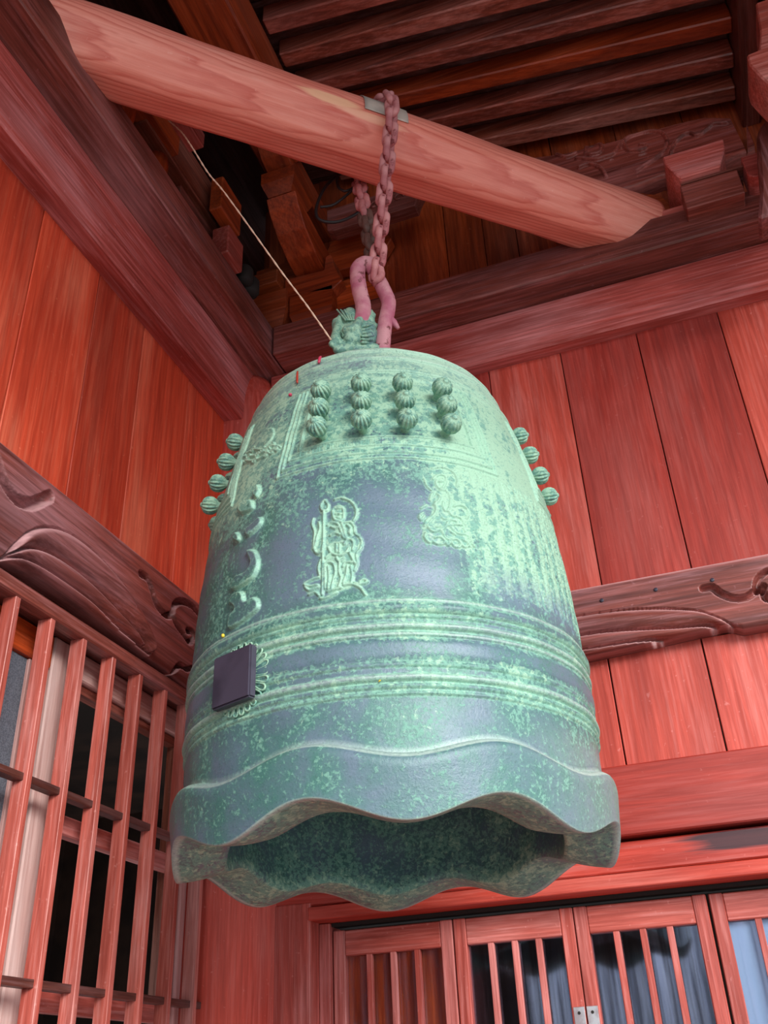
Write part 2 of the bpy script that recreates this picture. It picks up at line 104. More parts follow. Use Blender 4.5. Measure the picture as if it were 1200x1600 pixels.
    for cen,rad_,scol,amt in (stain or []):
        dm=nd(n,'ShaderNodeVectorMath',operation='SUBTRACT'); l.new(tc.outputs['Object'],dm.inputs[0]); dm.inputs[1].default_value=cen
        ds=nd(n,'ShaderNodeVectorMath',operation='DIVIDE'); l.new(dm.outputs[0],ds.inputs[0]); ds.inputs[1].default_value=rad_
        dl=nd(n,'ShaderNodeVectorMath',operation='LENGTH'); l.new(ds.outputs[0],dl.inputs[0])
        dn=nd(n,'ShaderNodeMath',operation='MULTIPLY_ADD'); l.new(g.outputs[0],dn.inputs[0]); dn.inputs[1].default_value=1.6; l.new(dl.outputs['Value'],dn.inputs[2])
        dr=ramp(n,[(.0,(1,1,1)),(1,(0,0,0))]); 
        mr=nd(n,'ShaderNodeMapRange'); mr.inputs[1].default_value=1.45; mr.inputs[2].default_value=1.75; mr.inputs[3].default_value=amt; mr.inputs[4].default_value=0; l.new(dn.outputs[0],mr.inputs[0])
        c=mixc(n,l,c,scol,mr.outputs[0])
    c=mixc(n,l,c,oi.outputs['Color'],1.0,'MULTIPLY')
    l.new(c,p.inputs['Base Color'])
    rr=ramp(n,[(.3,(rough-.1,)*3),(.75,(rough+.2,)*3)]); l.new(b.outputs[0],rr.inputs[0]); l.new(rr.outputs[0],p.inputs['Roughness'])
    p.inputs['Specular IOR Level'].default_value=.5; p.inputs['Coat Weight'].default_value=coat; p.inputs['Coat Roughness'].default_value=.3
    bu=n.new('ShaderNodeBump'); bu.inputs['Strength'].default_value=bump; bu.inputs['Distance'].default_value=.004
    hs=nd(n,'ShaderNodeMath',operation='SUBTRACT'); l.new(g.outputs[0],hs.inputs[0]); l.new(fm.outputs[0],hs.inputs[1])
    l.new(hs.outputs[0],bu.inputs['Height']); l.new(bu.outputs[0],p.inputs['Normal'])
    return m
RED=s2l((202,70,54)); REDD=s2l((132,32,22)); PALE=s2l((228,140,132))
BR=s2l((142,80,68)); BRD=s2l((64,30,25)); BR_SHEEN=s2l((182,142,146))  # brown's pale tone paints a purple-grey sky sheen along with weathering
MID=s2l((192,96,86)); MIDD=s2l((112,38,30)); MIDP=s2l((226,168,168))
OR=s2l((178,76,34)); ORD=s2l((92,28,10)); ORP=s2l((204,124,96))
WM={}
for ax in 'XYZ':
    WM['red'+ax]=wood('red_plank_'+ax.lower(),RED,REDD,PALE,ax,.7,.32,rough=.5)
    WM['dark'+ax]=wood('weathered_sheen_brown_wood_'+ax.lower(),BR,BRD,BR_SHEEN,ax,1.0,.55,rough=.38)
    WM['mid'+ax]=wood('worn_red_wood_'+ax.lower(),MID,MIDD,MIDP,ax,.8,.6)
    WM['ora'+ax]=wood('sheltered_orange_wood_'+ax.lower(),OR,ORD,ORP,ax,1.0,.25,rough=.42)
WM['log']=wood('salmon_log_wood',s2l((246,154,134)),s2l((206,88,72)),s2l((252,194,178)),'X',.4,.35,rough=.45,rings=True,bump=.3,stain=[((.80,-.088,-.018),(.09,.2,.016),s2l((250,196,156)),.85),((.90,-.088,-.030),(.10,.2,.012),s2l((250,190,158)),.75)])
WM['log0']=WM['log']
WM['stainX']=wood('stained_red_board_x',RED,REDD,PALE,'X',.8,.45,stain=[((1.16,-.01,1.915),(.16,.2,.022),s2l((40,30,36)),.9)])
WM['white']=wood('bleached_wood',s2l((222,190,184)),s2l((170,120,112)),s2l((240,225,222)),'Z',.7,.6,rough=.6)
WM['whiteY']=wood('bleached_wood_y',s2l((205,165,158)),s2l((150,80,70)),s2l((235,215,212)),'Y',.9,.6,rough=.6)
def plain(name,col,rough=.5,metal=0,noise=0,col2=None,scale=30,bump=0):
    m,n,l,p=newmat(name)
    p.inputs['Base Color'].default_value=(*col,1); p.inputs['Roughness'].default_value=rough; p.inputs['Metallic'].default_value=metal
    if col2:
        tc=n.new('ShaderNodeTexCoord'); t=n.new('ShaderNodeTexNoise'); t.inputs['Scale'].default_value=scale; t.inputs['Detail'].default_value=6; l.new(tc.outputs['Object'],t.inputs[0])
        r=ramp(n,[(.42,(0,0,0)),(.58,(1,1,1))]); l.new(t.outputs[0],r.inputs[0])
        l.new(mixc(n,l,col,col2,r.outputs[0]),p.inputs['Base Color'])
        if bump:
            b=n.new('ShaderNodeBump'); b.inputs['Strength'].default_value=bump; b.inputs['Distance'].default_value=.002; l.new(t.outputs[0],b.inputs['Height']); l.new(b.outputs[0],p.inputs['Normal'])
    return m
M_blk=plain('dark_interior',(.012,.009,.008),.8)
M_plate=plain('black_plate',s2l((44,42,56)),.42,0,1,s2l((62,58,74)),14)
M_cable=plain('black_rubber',(.012,.011,.012),.5)
M_steel=plain('galvanised_steel',(.62,.63,.66),.35,.8,1,(.45,.4,.42),40)
M_zinc=plain('grey_sheet_metal',s2l((206,194,182)),.5,.1,1,s2l((150,150,142)),8)
M_rope=plain('pale_rope',s2l((226,196,170)),.8)
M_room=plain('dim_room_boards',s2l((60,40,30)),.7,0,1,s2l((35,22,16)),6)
M_stone=plain('grey_stone',s2l((134,128,120)),.85,0,1,s2l((112,108,102)),9,.3)
M_earth=plain('gravel_bed',s2l((110,104,96)),.9,0,1,s2l((90,84,78)),60,.6)
M_mesh=plain('grey_insect_mesh',s2l((112,120,132)),.6,0,1,s2l((86,92,104)),400)
M_skyref=plain('pale_blue_sky_reflection',s2l((196,222,232)),.5)  # bright sky reflection put into the colour of a board behind glass
M_tag=plain('yellow_spot',s2l((226,196,60)),.5)
# pink painted iron, rusty
def iron(name,a,b,c,rust):
    m,n,l,p=newmat(name); tc=n.new('ShaderNodeTexCoord')
    t=n.new('ShaderNodeTexNoise'); t.inputs['Scale'].default_value=55; t.inputs['Detail'].default_value=6; l.new(tc.outputs['Object'],t.inputs[0])
    t2=n.new('ShaderNodeTexNoise'); t2.inputs['Scale'].default_value=26; t2.inputs['Detail'].default_value=4; l.new(tc.outputs['Object'],t2.inputs[0])
    r=ramp(n,[(.4,(0,0,0)),(.6,(1,1,1))]); l.new(t2.outputs[0],r.inputs[0])
    cc=mixc(n,l,a,b,r.outputs[0])
    r2=ramp(n,[(.60,(0,0,0)),(.66,(1,1,1))]); l.new(t.outputs[0],r2.inputs[0])
    cc=mixc(n,l,cc,c,r2.outputs[0])
    l.new(cc,p.inputs['Base Color']); p.inputs['Roughness'].default_value=.6
    bu=n.new('ShaderNodeBump'); bu.inputs['Strength'].default_value=.6; bu.inputs['Distance'].default_value=.003; l.new(t.outputs[0],bu.inputs['Height']); l.new(bu.outputs[0],p.inputs['Normal'])
    return m
M_hook=iron('pink_painted_iron',s2l((200,142,150)),s2l((178,100,122)),s2l((118,62,66)),.2)
M_chain=iron('rusty_pink_chain_iron',s2l((206,142,142)),s2l((176,104,108)),s2l((116,40,44)),.5)
M_chaind=iron('dull_brown_chain_iron',s2l((112,86,78)),s2l((92,70,62)),s2l((60,34,30)),.5)
# glass for the doors
def glass():
    m,n,l,p=newmat('door_glass'); n.remove(p); out=n['Material Output']
    g=n.new('ShaderNodeBsdfGlossy'); g.inputs['Roughness'].default_value=.06; g.inputs[0].default_value=(.62,.68,.9,1)
    t=n.new('ShaderNodeBsdfTransparent'); t.inputs[0].default_value=(.75,.78,.85,1); mx=n.new('ShaderNodeMixShader')
    tc=n.new('ShaderNodeTexCoord'); mp=n.new('ShaderNodeMapping'); mp.inputs['Scale'].default_value=(60,60,2.5); l.new(tc.outputs['Object'],mp.inputs[0])
    ns=n.new('ShaderNodeTexNoise'); ns.inputs['Scale'].default_value=1.5; ns.inputs['Detail'].default_value=4; l.new(mp.outputs[0],ns.inputs[0])
    r=ramp(n,[(.42,(.05,)*3),(.8,(.26,)*3)]); l.new(ns.outputs[0],r.inputs[0])
    l.new(r.outputs[0],mx.inputs[0]); l.new(t.outputs[0],mx.inputs[1]); l.new(g.outputs[0],mx.inputs[2]); l.new(mx.outputs[0],out.inputs[0]); return m
M_glass=glass()
def bronze(name,attr=True):
    m,n,l,p=newmat(name); tc=n.new('ShaderNodeTexCoord')
    def noise(sc,det=6,ro=.6,dist=0,map_=None):
        t=n.new('ShaderNodeTexNoise'); t.inputs['Scale'].default_value=sc; t.inputs['Detail'].default_value=det; t.inputs['Roughness'].default_value=ro; t.inputs['Distortion'].default_value=dist
        if map_:
            mp=n.new('ShaderNodeMapping'); mp.inputs['Scale'].default_value=map_; l.new(tc.outputs['Object'],mp.inputs[0]); l.new(mp.outputs[0],t.inputs[0])
        else: l.new(tc.outputs['Object'],t.inputs[0])
        return t.outputs[0]
    def math_(op,a,b=None,c=None,clamp=False):
        x=nd(n,'ShaderNodeMath',operation=op); x.use_clamp=clamp
        for i,v in enumerate((a,b,c)):
            if v is None: continue
            if hasattr(v,'links'): l.new(v,x.inputs[i])
            else: x.inputs[i].default_value=v
        return x.outputs[0]
    fine=noise(150,6,.68,.3); fine2=noise(95,6,.68,.5,(1,1.0001,1)); med=noise(13,6,.62,.4); strk=noise(7,6,.6,.2,(3,3,.6)); micro=noise(330,3,.6)
    if attr:
        a=n.new('ShaderNodeVertexColor'); a.layer_name='patina'; sep=n.new('ShaderNodeSeparateColor'); l.new(a.outputs[0],sep.inputs[0])
        g,e,d,du=sep.outputs[0],sep.outputs[1],sep.outputs[2],a.outputs['Alpha']
    else: g,e,d,du=.80,.0,.0,.0
    base=mixc(n,l,s2l((88,110,124)),s2l((62,112,102)),ramp_out(n,l,med,.36,.60))
    cov=math_('ADD',g,math_('MULTIPLY',math_('SUBTRACT',med,.5),.9))
    cov=math_('ADD',cov,math_('MULTIPLY',math_('SUBTRACT',strk,.5),.45))
    sh=math_('MULTIPLY',math_('SUBTRACT',cov,.5),.50)
    m1=ramp_out(n,l,math_('ADD',fine,sh),.47,.56)
    c1=mixc(n,l,base,s2l((112,162,146)),math_('MULTIPLY',m1,.85))
    m2=ramp_out(n,l,math_('ADD',fine2,math_('SUBTRACT',sh,.10)),.48,.57)
    c2=mixc(n,l,c1,s2l((156,194,168)),math_('MULTIPLY',m2,.85))
    dd=math_('MULTIPLY',d,math_('SUBTRACT',1.0,math_('MULTIPLY',ramp_out(n,l,math_('ADD',fine,math_('MULTIPLY',math_('SUBTRACT',med,.5),.5)),.52,.58),.75)),clamp=True)
    c4=mixc(n,l,c2,s2l((98,116,138)),dd)
    ee=math_('MULTIPLY',e,math_('ADD',.35,math_('MULTIPLY',fine,.9)),clamp=True)
    c4=mixc(n,l,c4,s2l((158,204,182)),ee)
    c4=mixc(n,l,c4,s2l((186,206,196)),math_('MULTIPLY',du,math_('ADD',.3,fine),clamp=True))
    sp=ramp_out(n,l,micro,.56,.68)
    c5=mixc(n,l,c4,s2l((46,78,76)),math_('MULTIPLY',sp,.45))
    l.new(c5,p.inputs['Base Color']); p.inputs['Metallic'].default_value=.1; p.inputs['Specular IOR Level'].default_value=.5
    l.new(math_('ADD',.40,math_('MULTIPLY',m1,.25)),p.inputs['Roughness'])
    bu=n.new('ShaderNodeBump'); bu.inputs['Strength'].default_value=.35; bu.inputs['Distance'].default_value=.002
    l.new(math_('ADD',fine,math_('MULTIPLY',micro,.4)),bu.inputs['Height']); l.new(bu.outputs[0],p.inputs['Normal'])
    return m
def ramp_out(n,l,src,a,b):
    r=ramp(n,[(min(a,b),(0,0,0) if a<b else (1,1,1)),(max(a,b),(1,1,1) if a<b else (0,0,0))]); l.new(src,r.inputs[0]); return r.outputs[0]
M_bell=bronze('verdigris_bronze'); M_boss=bronze('verdigris_bronze_plain',False)
# ---------------------------------------------------------------- helpers
def link(name,me,mat,parent=None,smooth=False,col=None):
    o=bpy.data.objects.new(name,me); COL.objects.link(o)
    if mat and not me.materials: me.materials.append(mat)
    if parent: o.parent=parent
    if smooth:
        for p in me.polygons: p.use_smooth=True
    if col is not None:
        if isinstance(col,(int,float)): col=(col,col,col)
        o.color=(*col,1)
    return o
def tag(o,label=None,cat=None,group=None,kind=None):
    if label: o['label']=label
    if cat: o['category']=cat
    if group: o['group']=group
    if kind: o['kind']=kind
    return o
def empty(name,loc=(0,0,0)):
    o=bpy.data.objects.new(name,None); COL.objects.link(o); o.location=loc; o.empty_display_size=.05; return o
def pydata(name,v,f):
    me=bpy.data.meshes.new(name); me.from_pydata([tuple(x) for x in v],[],f); me.update(); return me
def bevel(bm,w):
    if w>0: bmesh.ops.bevel(bm,geom=list(bm.edges),offset=w,segments=1,affect='EDGES',profile=.5)
def box(name,x0,x1,y0,y1,z0,z1,mat,parent=None,bev=.0025,col=None,slant=None,rot=None):
    bm=bmesh.new(); vs=[bm.verts.new((x,y,z)) for x in(x0,x1) for y in(y0,y1) for z in(z0,z1)]
    for f in ((0,1,3,2),(4,6,7,5),(0,4,5,1),(2,3,7,6),(0,2,6,4),(1,5,7,3)): bm.faces.new([vs[i] for i in f])
    bmesh.ops.recalc_face_normals(bm,faces=bm.faces); bevel(bm,bev)
    me=bpy.data.meshes.new(name); bm.to_mesh(me); bm.free()
    return link(name,me,mat,parent,col=col)
def prism(name,poly,axis,v0,v1,mat,parent=None,bev=.002,col=None):
    """poly: (u,z) outline; axis 1: u=x extruded y v0..v1 ; axis 0: u=y extruded x"""
    bm=bmesh.new()
    P=(lambda u,z,v:(u,v,z)) if axis==1 else (lambda u,z,v:(v,u,z))
    a=[bm.verts.new(P(u,z,v0)) for u,z in poly]; b=[bm.verts.new(P(u,z,v1)) for u,z in poly]
    fa=bm.faces.new(a); fb=bm.faces.new(b[::-1]); n=len(poly)
    for i in range(n): bm.faces.new((a[i],b[i],b[(i+1)%n],a[(i+1)%n]))
    bmesh.ops.recalc_face_normals(bm,faces=bm.faces)
    if bev: bmesh.ops.bevel(bm,geom=[e for e in bm.edges],offset=bev,segments=1,affect='EDGES',profile=.5,clamp_overlap=True)
    me=bpy.data.meshes.new(name); bm.to_mesh(me); bm.free()
    return link(name,me,mat,parent,col=col)
def smooth_path(P,n=8,closed=False):
    P=[Vector(p) for p in P]; out=[]; m=len(P); rng=m if closed else m-1
    for i in range(rng):
        g=lambda k:P[k%m] if closed else P[max(0,min(m-1,k))]
        p0,p1,p2,p3=g(i-1),g(i),g(i+1),g(i+2)
        for j in range(n):
            t=j/n; out.append(.5*((2*p1)+(p2-p0)*t+(2*p0-5*p1+4*p2-p3)*t*t+(3*p1-p0-3*p2+p3)*t**3))
    if not closed: out.append(P[-1])
    return out
def tube_bm(bm,path,r,seg=8,closed=False,cap=True,wob=0):
    path=[Vector(p) for p in path]; m=len(path); rings=[]; up=None
    for i,p in enumerate(path):
        a=path[(i-1)%m] if closed or i>0 else p; b=path[(i+1)%m] if closed or i<m-1 else p
        t=(b-a).normalized()
        if up is None: up=t.orthogonal().normalized()
        up=(up-t*up.dot(t)).normalized(); s=t.cross(up)
        rr=r[i] if isinstance(r,(list,tuple)) else r
        if wob: rr*=1+random.uniform(-wob,wob)
        rings.append([bm.verts.new(p+(up*math.cos(k*2*math.pi/seg)+s*math.sin(k*2*math.pi/seg))*rr) for k in range(seg)])
    for i in range(m if closed else m-1):
        A,B=rings[i],rings[(i+1)%m]; off=0
        if closed and i==m-1:
            off=min(range(seg),key=lambda q:sum((A[k].co-B[(k+q)%seg].co).length for k in range(seg)))
        for k in range(seg): bm.faces.new((A[k],A[(k+1)%seg],B[(k+1+off)%seg],B[(k+off)%seg]))
    if cap and not closed: bm.faces.new(rings[0][::-1]); bm.faces.new(rings[-1])
def tube(name,path,r,mat,parent=None,seg=8,closed=False,wob=0,col=None):
    bm=bmesh.new(); tube_bm(bm,path,r,seg,closed,wob=wob); bmesh.ops.recalc_face_normals(bm,faces=bm.faces)
    me=bpy.data.meshes.new(name); bm.to_mesh(me); bm.free(); return link(name,me,mat,parent,True,col)
# ---- relief raster on a (u,v) grid
def seg_dist(U,V,a,b):
    dx,dy=b[0]-a[0],b[1]-a[1]; L=dx*dx+dy*dy+1e-12
    t=np.clip(((U-a[0])*dx+(V-a[1])*dy)/L,0,1); return np.hypot(U-a[0]-t*dx,V-a[1]-t*dy)
def stroke(H,U,V,pts,w,h,prof='round',smooth=True):
    if smooth and len(pts)>2: pts=[(q.x,q.y) for q in smooth_path([(p[0],p[1],0) for p in pts],5)]
    us=[p[0] for p in pts]; vs=[p[1] for p in pts]
    # U,V regular-ish: select a window
    m=(U>min(us)-2*w)&(U<max(us)+2*w)&(V>min(vs)-2*w)&(V<max(vs)+2*w)
    r=np.where(m.any(1))[0]; c=np.where(m.any(0))[0]
    if len(r)==0 or len(c)==0: return
    sl=(slice(r[0],r[-1]+1),slice(c[0],c[-1]+1)); u,v=U[sl],V[sl]; d=np.full(u.shape,1e9)
    for a,b in zip(pts[:-1],pts[1:]): d=np.minimum(d,seg_dist(u,v,a,b))
    k=np.clip(1-(d/w)**2,0,1)
    if prof=='round': k=np.sqrt(k)
    elif prof=='flat': k=np.clip((w-d)/(w*.35),0,1)
    if h>0: H[sl]=np.maximum(H[sl],h*k)
    else: H[sl]=np.minimum(H[sl],H[sl]+h*k)
def inpoly(U,V,poly):
    ins=np.zeros(U.shape,bool); n=len(poly)
    for i in range(n):
        x1,y1=poly[i]; x2,y2=poly[(i+1)%n]
        if y1==y2: continue
        c=((y1>V)!=(y2>V))&(U<(x2-x1)*(V-y1)/(y2-y1)+x1); ins^=c
    return ins
def polyfill(H,U,V,poly,h,w):
    poly=[(q.x,q.y) for q in smooth_path([(p[0],p[1],0) for p in poly],4,True)]
    us=[p[0] for p in poly]; vs=[p[1] for p in poly]
    m=(U>min(us)-2*w)&(U<max(us)+2*w)&(V>min(vs)-2*w)&(V<max(vs)+2*w)
    r=np.where(m.any(1))[0]; c=np.where(m.any(0))[0]; sl=(slice(r[0],r[-1]+1),slice(c[0],c[-1]+1)); u,v=U[sl],V[sl]
    ins=inpoly(u,v,poly); d=np.full(u.shape,1e9)
    for a,b in zip(poly,poly[1:]+poly[:1]): d=np.minimum(d,seg_dist(u,v,a,b))
    k=np.where(ins,np.clip(d/w,0,1),0); H[sl]+=h*k
def grid_mesh(name,X,Y,Z,flip=False,wrap=False):
    R,Cn=X.shape; v=np.stack([X,Y,Z],-1).reshape(-1,3).astype(np.float32)
    i=np.arange(R-1)[:,None]; j=np.arange(Cn if wrap else Cn-1)[None,:]; j2=(j+1)%Cn
    a=i*Cn+j; b=i*Cn+j2; c=(i+1)*Cn+j2; d=(i+1)*Cn+j
    q=np.stack([a+0*j,b+0*i,c+0*i,d+0*j],-1).reshape(-1,4)
    if flip: q=q[:,::-1]
    me=bpy.data.meshes.new(name); nq=len(q)
    me.vertices.add(len(v)); me.vertices.foreach_set('co',v.ravel())
    me.loops.add(nq*4); me.loops.foreach_set('vertex_index',q.ravel().astype(np.int32))
    me.polygons.add(nq); me.polygons.foreach_set('loop_start',np.arange(0,nq*4,4,dtype=np.int32))
    me.polygons.foreach_set('use_smooth',np.ones(nq,bool)); me.update(calc_edges=True); return me
# ================================================================= THE ROOM
floor=box('floor',-.15,5.2,-5.2,.1,-.16,-.03,M_earth,bev=0); tag(floor,kind='structure')
for i in range(9):
    for j in range(9):
        box('paving_stone',-.1+i*.58,.465+i*.58,-5.15+j*.58,-4.585+j*.58,-.06,random.uniform(-.004,.003),M_stone,floor,bev=.006)
wl=box('wall_left',-.10,-.045,-3.4,-.02,2.36,3.45,WM['oraZ'],bev=0,col=.5); tag(wl,kind='structure')
wr=box('wall_right',.02,3.2,.045,.10,1.95,4.35,WM['oraZ'],bev=0,col=.5); tag(wr,kind='structure')
bb=box('wall_upper',-.46,-.40,-3.4,.4,3.3,4.45,M_room,bev=0); tag(bb,kind='structure'); tag(box('wall_upper',-.46,.02,.34,.40,3.3,4.45,M_room,bev=0),kind='structure'); tag(box('ledge_floor',-.46,-.10,-3.4,.4,3.38,3.41,M_room,bev=0),kind='structure')
# planks of left wall (upper panel): joints at y
JL=[-3.3,-3.05,-2.8,-2.55,-2.33,-2.1,-1.87,-1.62,-1.4,-1.18,-.971,-.76,-.564,-.338,-.10]
cl=[.95,1.05,.9,1,1.05,.95,1,.9,1.05,.98,1.16,.78,.98,1.1]
tl=[.9,.95,1,.92,1,1,1,1,1,.97,1.0,.9,.98,1.0]
for i in range(len(JL)-1):
    y0,y1=JL[i]+.0012,JL[i+1]-.0012
    t=random.uniform(-.0015,.0015); c=cl[i%len(cl)]
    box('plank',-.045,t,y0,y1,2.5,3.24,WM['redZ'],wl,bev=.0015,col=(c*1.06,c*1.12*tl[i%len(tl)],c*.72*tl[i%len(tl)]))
    box('plank',-.40,-.36+t,y0,y1,3.4,4.4,WM['oraZ'],wl,bev=.002,col=.35)  # set-back boards toned dark, painting shade into the deep recess
JR=[.10,.33,.555,.762,.967,1.175,1.388,1.61,1.83,2.05,2.27,2.5,2.72,2.95,3.15]
cr_=[1,.95,.75,1.15,.74,.68,1.18,1.0,.9,1.05,.95,1,1,1]
for i in range(len(JR)-1):
    t=random.uniform(-.0015,.0015); c=cr_[i]
    cc=(min(c,1.12),c*(1.25 if c>1.05 else .8),c*(1.3 if c>1.05 else .8))
    box('plank',JR[i]+.0012,JR[i+1]-.0012,t,.045,2.40,3.27,WM['redZ'],wr,bev=.0015,col=cc)
JR2=[.10,.35,.555,.745,.951,1.16,1.37,1.60,1.83,2.05,2.27,2.5,2.72,2.95,3.15]
for i in range(len(JR2)-1):
    t=random.uniform(-.0015,.0015); c=[1,1.05,.97,1.02,1.0,1.08,1.04][i%7]
    box('plank',JR2[i]+.0015,JR2[i+1]-.0015,t,.045,2.06,2.35,WM['redZ'],wr,bev=.0015,col=(c,c*1.25,c*1.35))
JR3=[.06,.25,.47,.68,.80,.90,1.05,1.25,1.45,1.7,1.95,2.2,2.45,2.7,2.95,3.15]
for i in range(len(JR3)-1):
    t=random.uniform(-.003,.003); c=[.95,1.05,1.15,.8,.62,.95,.9][i%7]
    box('plank',JR3[i]+.001,JR3[i+1]-.001,t,.045,3.50,4.3,WM['oraZ'],wr,bev=.0015,col=c)
# corner column with a rounded, tapered head
def lathe(name,prof,mat,loc,parent=None,seg=48,col=None):
    bm=bmesh.new(); rings=[[bm.verts.new((loc[0]+r*math.cos(2*math.pi*k/seg),loc[1]+r*math.sin(2*math.pi*k/seg),z)) for k in range(seg)] for r,z in prof]
    for A,B in zip(rings[:-1],rings[1:]):
        for k in range(seg): bm.faces.new((A[k],A[(k+1)%seg],B[(k+1)%seg],B[k]))
    bm.faces.new(rings[0][::-1]); bm.faces.new(rings[-1]); bmesh.ops.recalc_face_normals(bm,faces=bm.faces)
    me=bpy.data.meshes.new(name); bm.to_mesh(me); bm.free(); return link(name,me,mat,parent,True,col)
colm=lathe('column',[(.135,0),(.135,3.20),(.133,3.26),(.126,3.31),(.112,3.355),(.10,3.385),(.09,3.405)],WM['redZ'],(-.0,.0),col=(1.05,1.2,1.25))
tag(colm,'round red corner column with a tapered top, between the two plank walls','column')
# ---- horizontal beams
tag(box('tie_beam',-.04,.055,-3.3,-.055,3.199,3.406,WM['midY'],bev=.004,col=(1.0,.85,.9)),'reddish pink tie beam along top of left wall, under dark plate','beam')
tag(box('tie_beam',.10,3.2,-.043,.04,3.247,3.406,WM['midX'],bev=.004,col=(1.1,.9,.92)),'reddish pink tie beam along top of right wall, under dark plate','beam')
tag(box('wall_plate',-.10,.144,-3.3,-.005,3.406,3.519,WM['darkY'],bev=.004,col=(1.12,.92,.92)),'wide dark brown wall plate running along left wall, log rests on it','beam')
tag(box('wall_plate',.147,3.2,-.133,.06,3.406,3.517,WM['darkX'],bev=.005,col=(1.2,1.0,1.02)),'wide dark brown wall plate along right wall with cracked lower edge','beam')
tag(box('packing_board',1.20,1.506,-.118,.02,3.517,3.548,WM['midX'],bev=.002,col=(1.15,1.3,1.3)),'thin pink board lying on right wall plate beside log end','board')
# ---- carved beams as relief panels
def relief_beam(name,axis,u0,u1,top,bot,front,back,strokes,nu,nv,mat,label,color=1):
    u=np.linspace(u0,u1,nu); k=np.linspace(0,1,nv)
    zt=np.interp(u,[p[0] for p in top],[p[1] for p in top]); zb=np.interp(u,[p[0] for p in bot],[p[1] for p in bot])
    U=np.tile(u,(nv,1)); V=zb[None,:]+(zt-zb)[None,:]*k[:,None]; H=np.zeros_like(U)
    for s in strokes: s(H,U,V)
    edge=np.minimum((zt[None,:]-V),(V-zb[None,:])); H-=.010*np.clip(1-edge/.012,0,1)**2
    sgn=1 if axis==0 else -1
    Pn=front+sgn*H
    # wrap: add back rows
    U=np.vstack([U[:1],U,U[-1:]]); V=np.vstack([V[:1],V,V[-1:]]); Pn=np.vstack([np.full((1,nu),back),Pn,np.full((1,nu),back)])
    me=grid_mesh(name,Pn if axis==0 else U, U if axis==0 else Pn, V, flip=False)
    bm=bmesh.new(); bm.from_mesh(me); bmesh.ops.holes_fill(bm,edges=[e for e in bm.edges if e.is_boundary],sides=0); bmesh.ops.recalc_face_normals(bm,faces=bm.faces); bm.to_mesh(me); bm.free()
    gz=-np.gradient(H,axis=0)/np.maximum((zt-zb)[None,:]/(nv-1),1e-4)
    wear_highlight=np.clip((gz-.35)*1.1,0,1); wear_highlight=(wear_highlight+np.roll(wear_highlight,1,0)+np.roll(wear_highlight,-1,0)+np.roll(wear_highlight,1,1)+np.roll(wear_highlight,-1,1))/5  # highlight painted on upward-facing groove lips, together with worn, dusty edges
    wear_highlight=np.vstack([wear_highlight[:1]*0,wear_highlight,wear_highlight[-1:]*.6]).ravel().astype(np.float32)
    at=me.attributes.new('wear_highlight','FLOAT','POINT')
    if len(me.vertices)==len(wear_highlight): at.data.foreach_set('value',wear_highlight)
    for p in me.polygons: p.use_smooth=True
    o=link(name,me,mat,None,False,color); tag(o,label,'beam'); return o
def leaf_layers(L,A,botline):
    arcs=[]
    for arc in L:
        a=np.array(sorted([(q.x,q.y) for q in smooth_path([(p[0],p[1],0) for p in arc],5)])); arcs.append(a)
    def f(H,U,V):
        lo,hi=arcs[0][:,0].min(),arcs[0][:,0].max(); m=(U>=lo)&(U<=hi)
        zs=[np.interp(U,a[:,0],a[:,1]) for a in arcs]+[np.interp(U,[p[0] for p in botline],[p[1] for p in botline])-.004]
        for i in range(len(arcs)):
            th=np.maximum(zs[i]-zs[i+1],1e-4); t=(zs[i]-V)/th; ins=m&(t>0)&(t<1)
            k=np.clip(th/.02,0,1)
            H[ins]+=((A[i]*(np.clip(t,0,1)**.45)*(1-np.clip(t,0,1)**2.5)*1.7-.006)*k)[ins]
            H[m&(np.abs(V-zs[i])<.0035)]-=.008
    return [f]
st=[]
for s,w in ((D['tenL'][0],.013),(D['tenL'][1],.009),(D['tenL'][2],.008),(D['tenL'][3],.007)):
    st.append(lambda H,U,V,s=s,w=w:stroke(H,U,V,s,w,-.026,'round'))
topL=[(-3.4,2.541),(-.05,2.544)]
bL=sorted(D['botL']); y0=bL[0][0]
botL=[(-3.4,2.33),(-2.9,2.33),(-2.85,2.33)]+[(-2.2,2.45),(-1.6,2.47)]+[(p[0],p[1]) for p in bL]+[(-.05,bL[-1][1]-.005)]
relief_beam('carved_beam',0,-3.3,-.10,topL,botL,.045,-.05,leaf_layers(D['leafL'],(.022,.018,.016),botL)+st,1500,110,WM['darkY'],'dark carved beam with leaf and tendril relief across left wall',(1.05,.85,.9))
st=[]
for s,w in ((D['tenR'][0],.0095),(D['tenR'][1],.008),(D['tenR'][2],.008)):
    st.append(lambda H,U,V,s=s,w=w:stroke(H,U,V,s,w,-.022,'round'))
zr=D['botR']
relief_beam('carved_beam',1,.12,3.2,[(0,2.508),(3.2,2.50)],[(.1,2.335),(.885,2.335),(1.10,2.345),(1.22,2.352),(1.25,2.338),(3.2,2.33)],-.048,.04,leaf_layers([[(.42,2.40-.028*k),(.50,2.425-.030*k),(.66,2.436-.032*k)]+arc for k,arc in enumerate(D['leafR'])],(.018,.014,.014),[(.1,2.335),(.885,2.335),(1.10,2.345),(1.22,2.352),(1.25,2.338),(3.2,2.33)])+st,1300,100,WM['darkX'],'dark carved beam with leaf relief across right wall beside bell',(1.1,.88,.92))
for px,pz_ in ((1.212,2.462),(1.088,2.464),(.965,2.462)):
    o=lathe('nail_head',[(.0045,-.002),(.0045,.001),(.003,.0015)],M_plate,(0,0),COL.objects['carved_beam.001'],14); o.rotation_euler=(math.pi/2,0,0); o.location=(px,-.049,pz_)
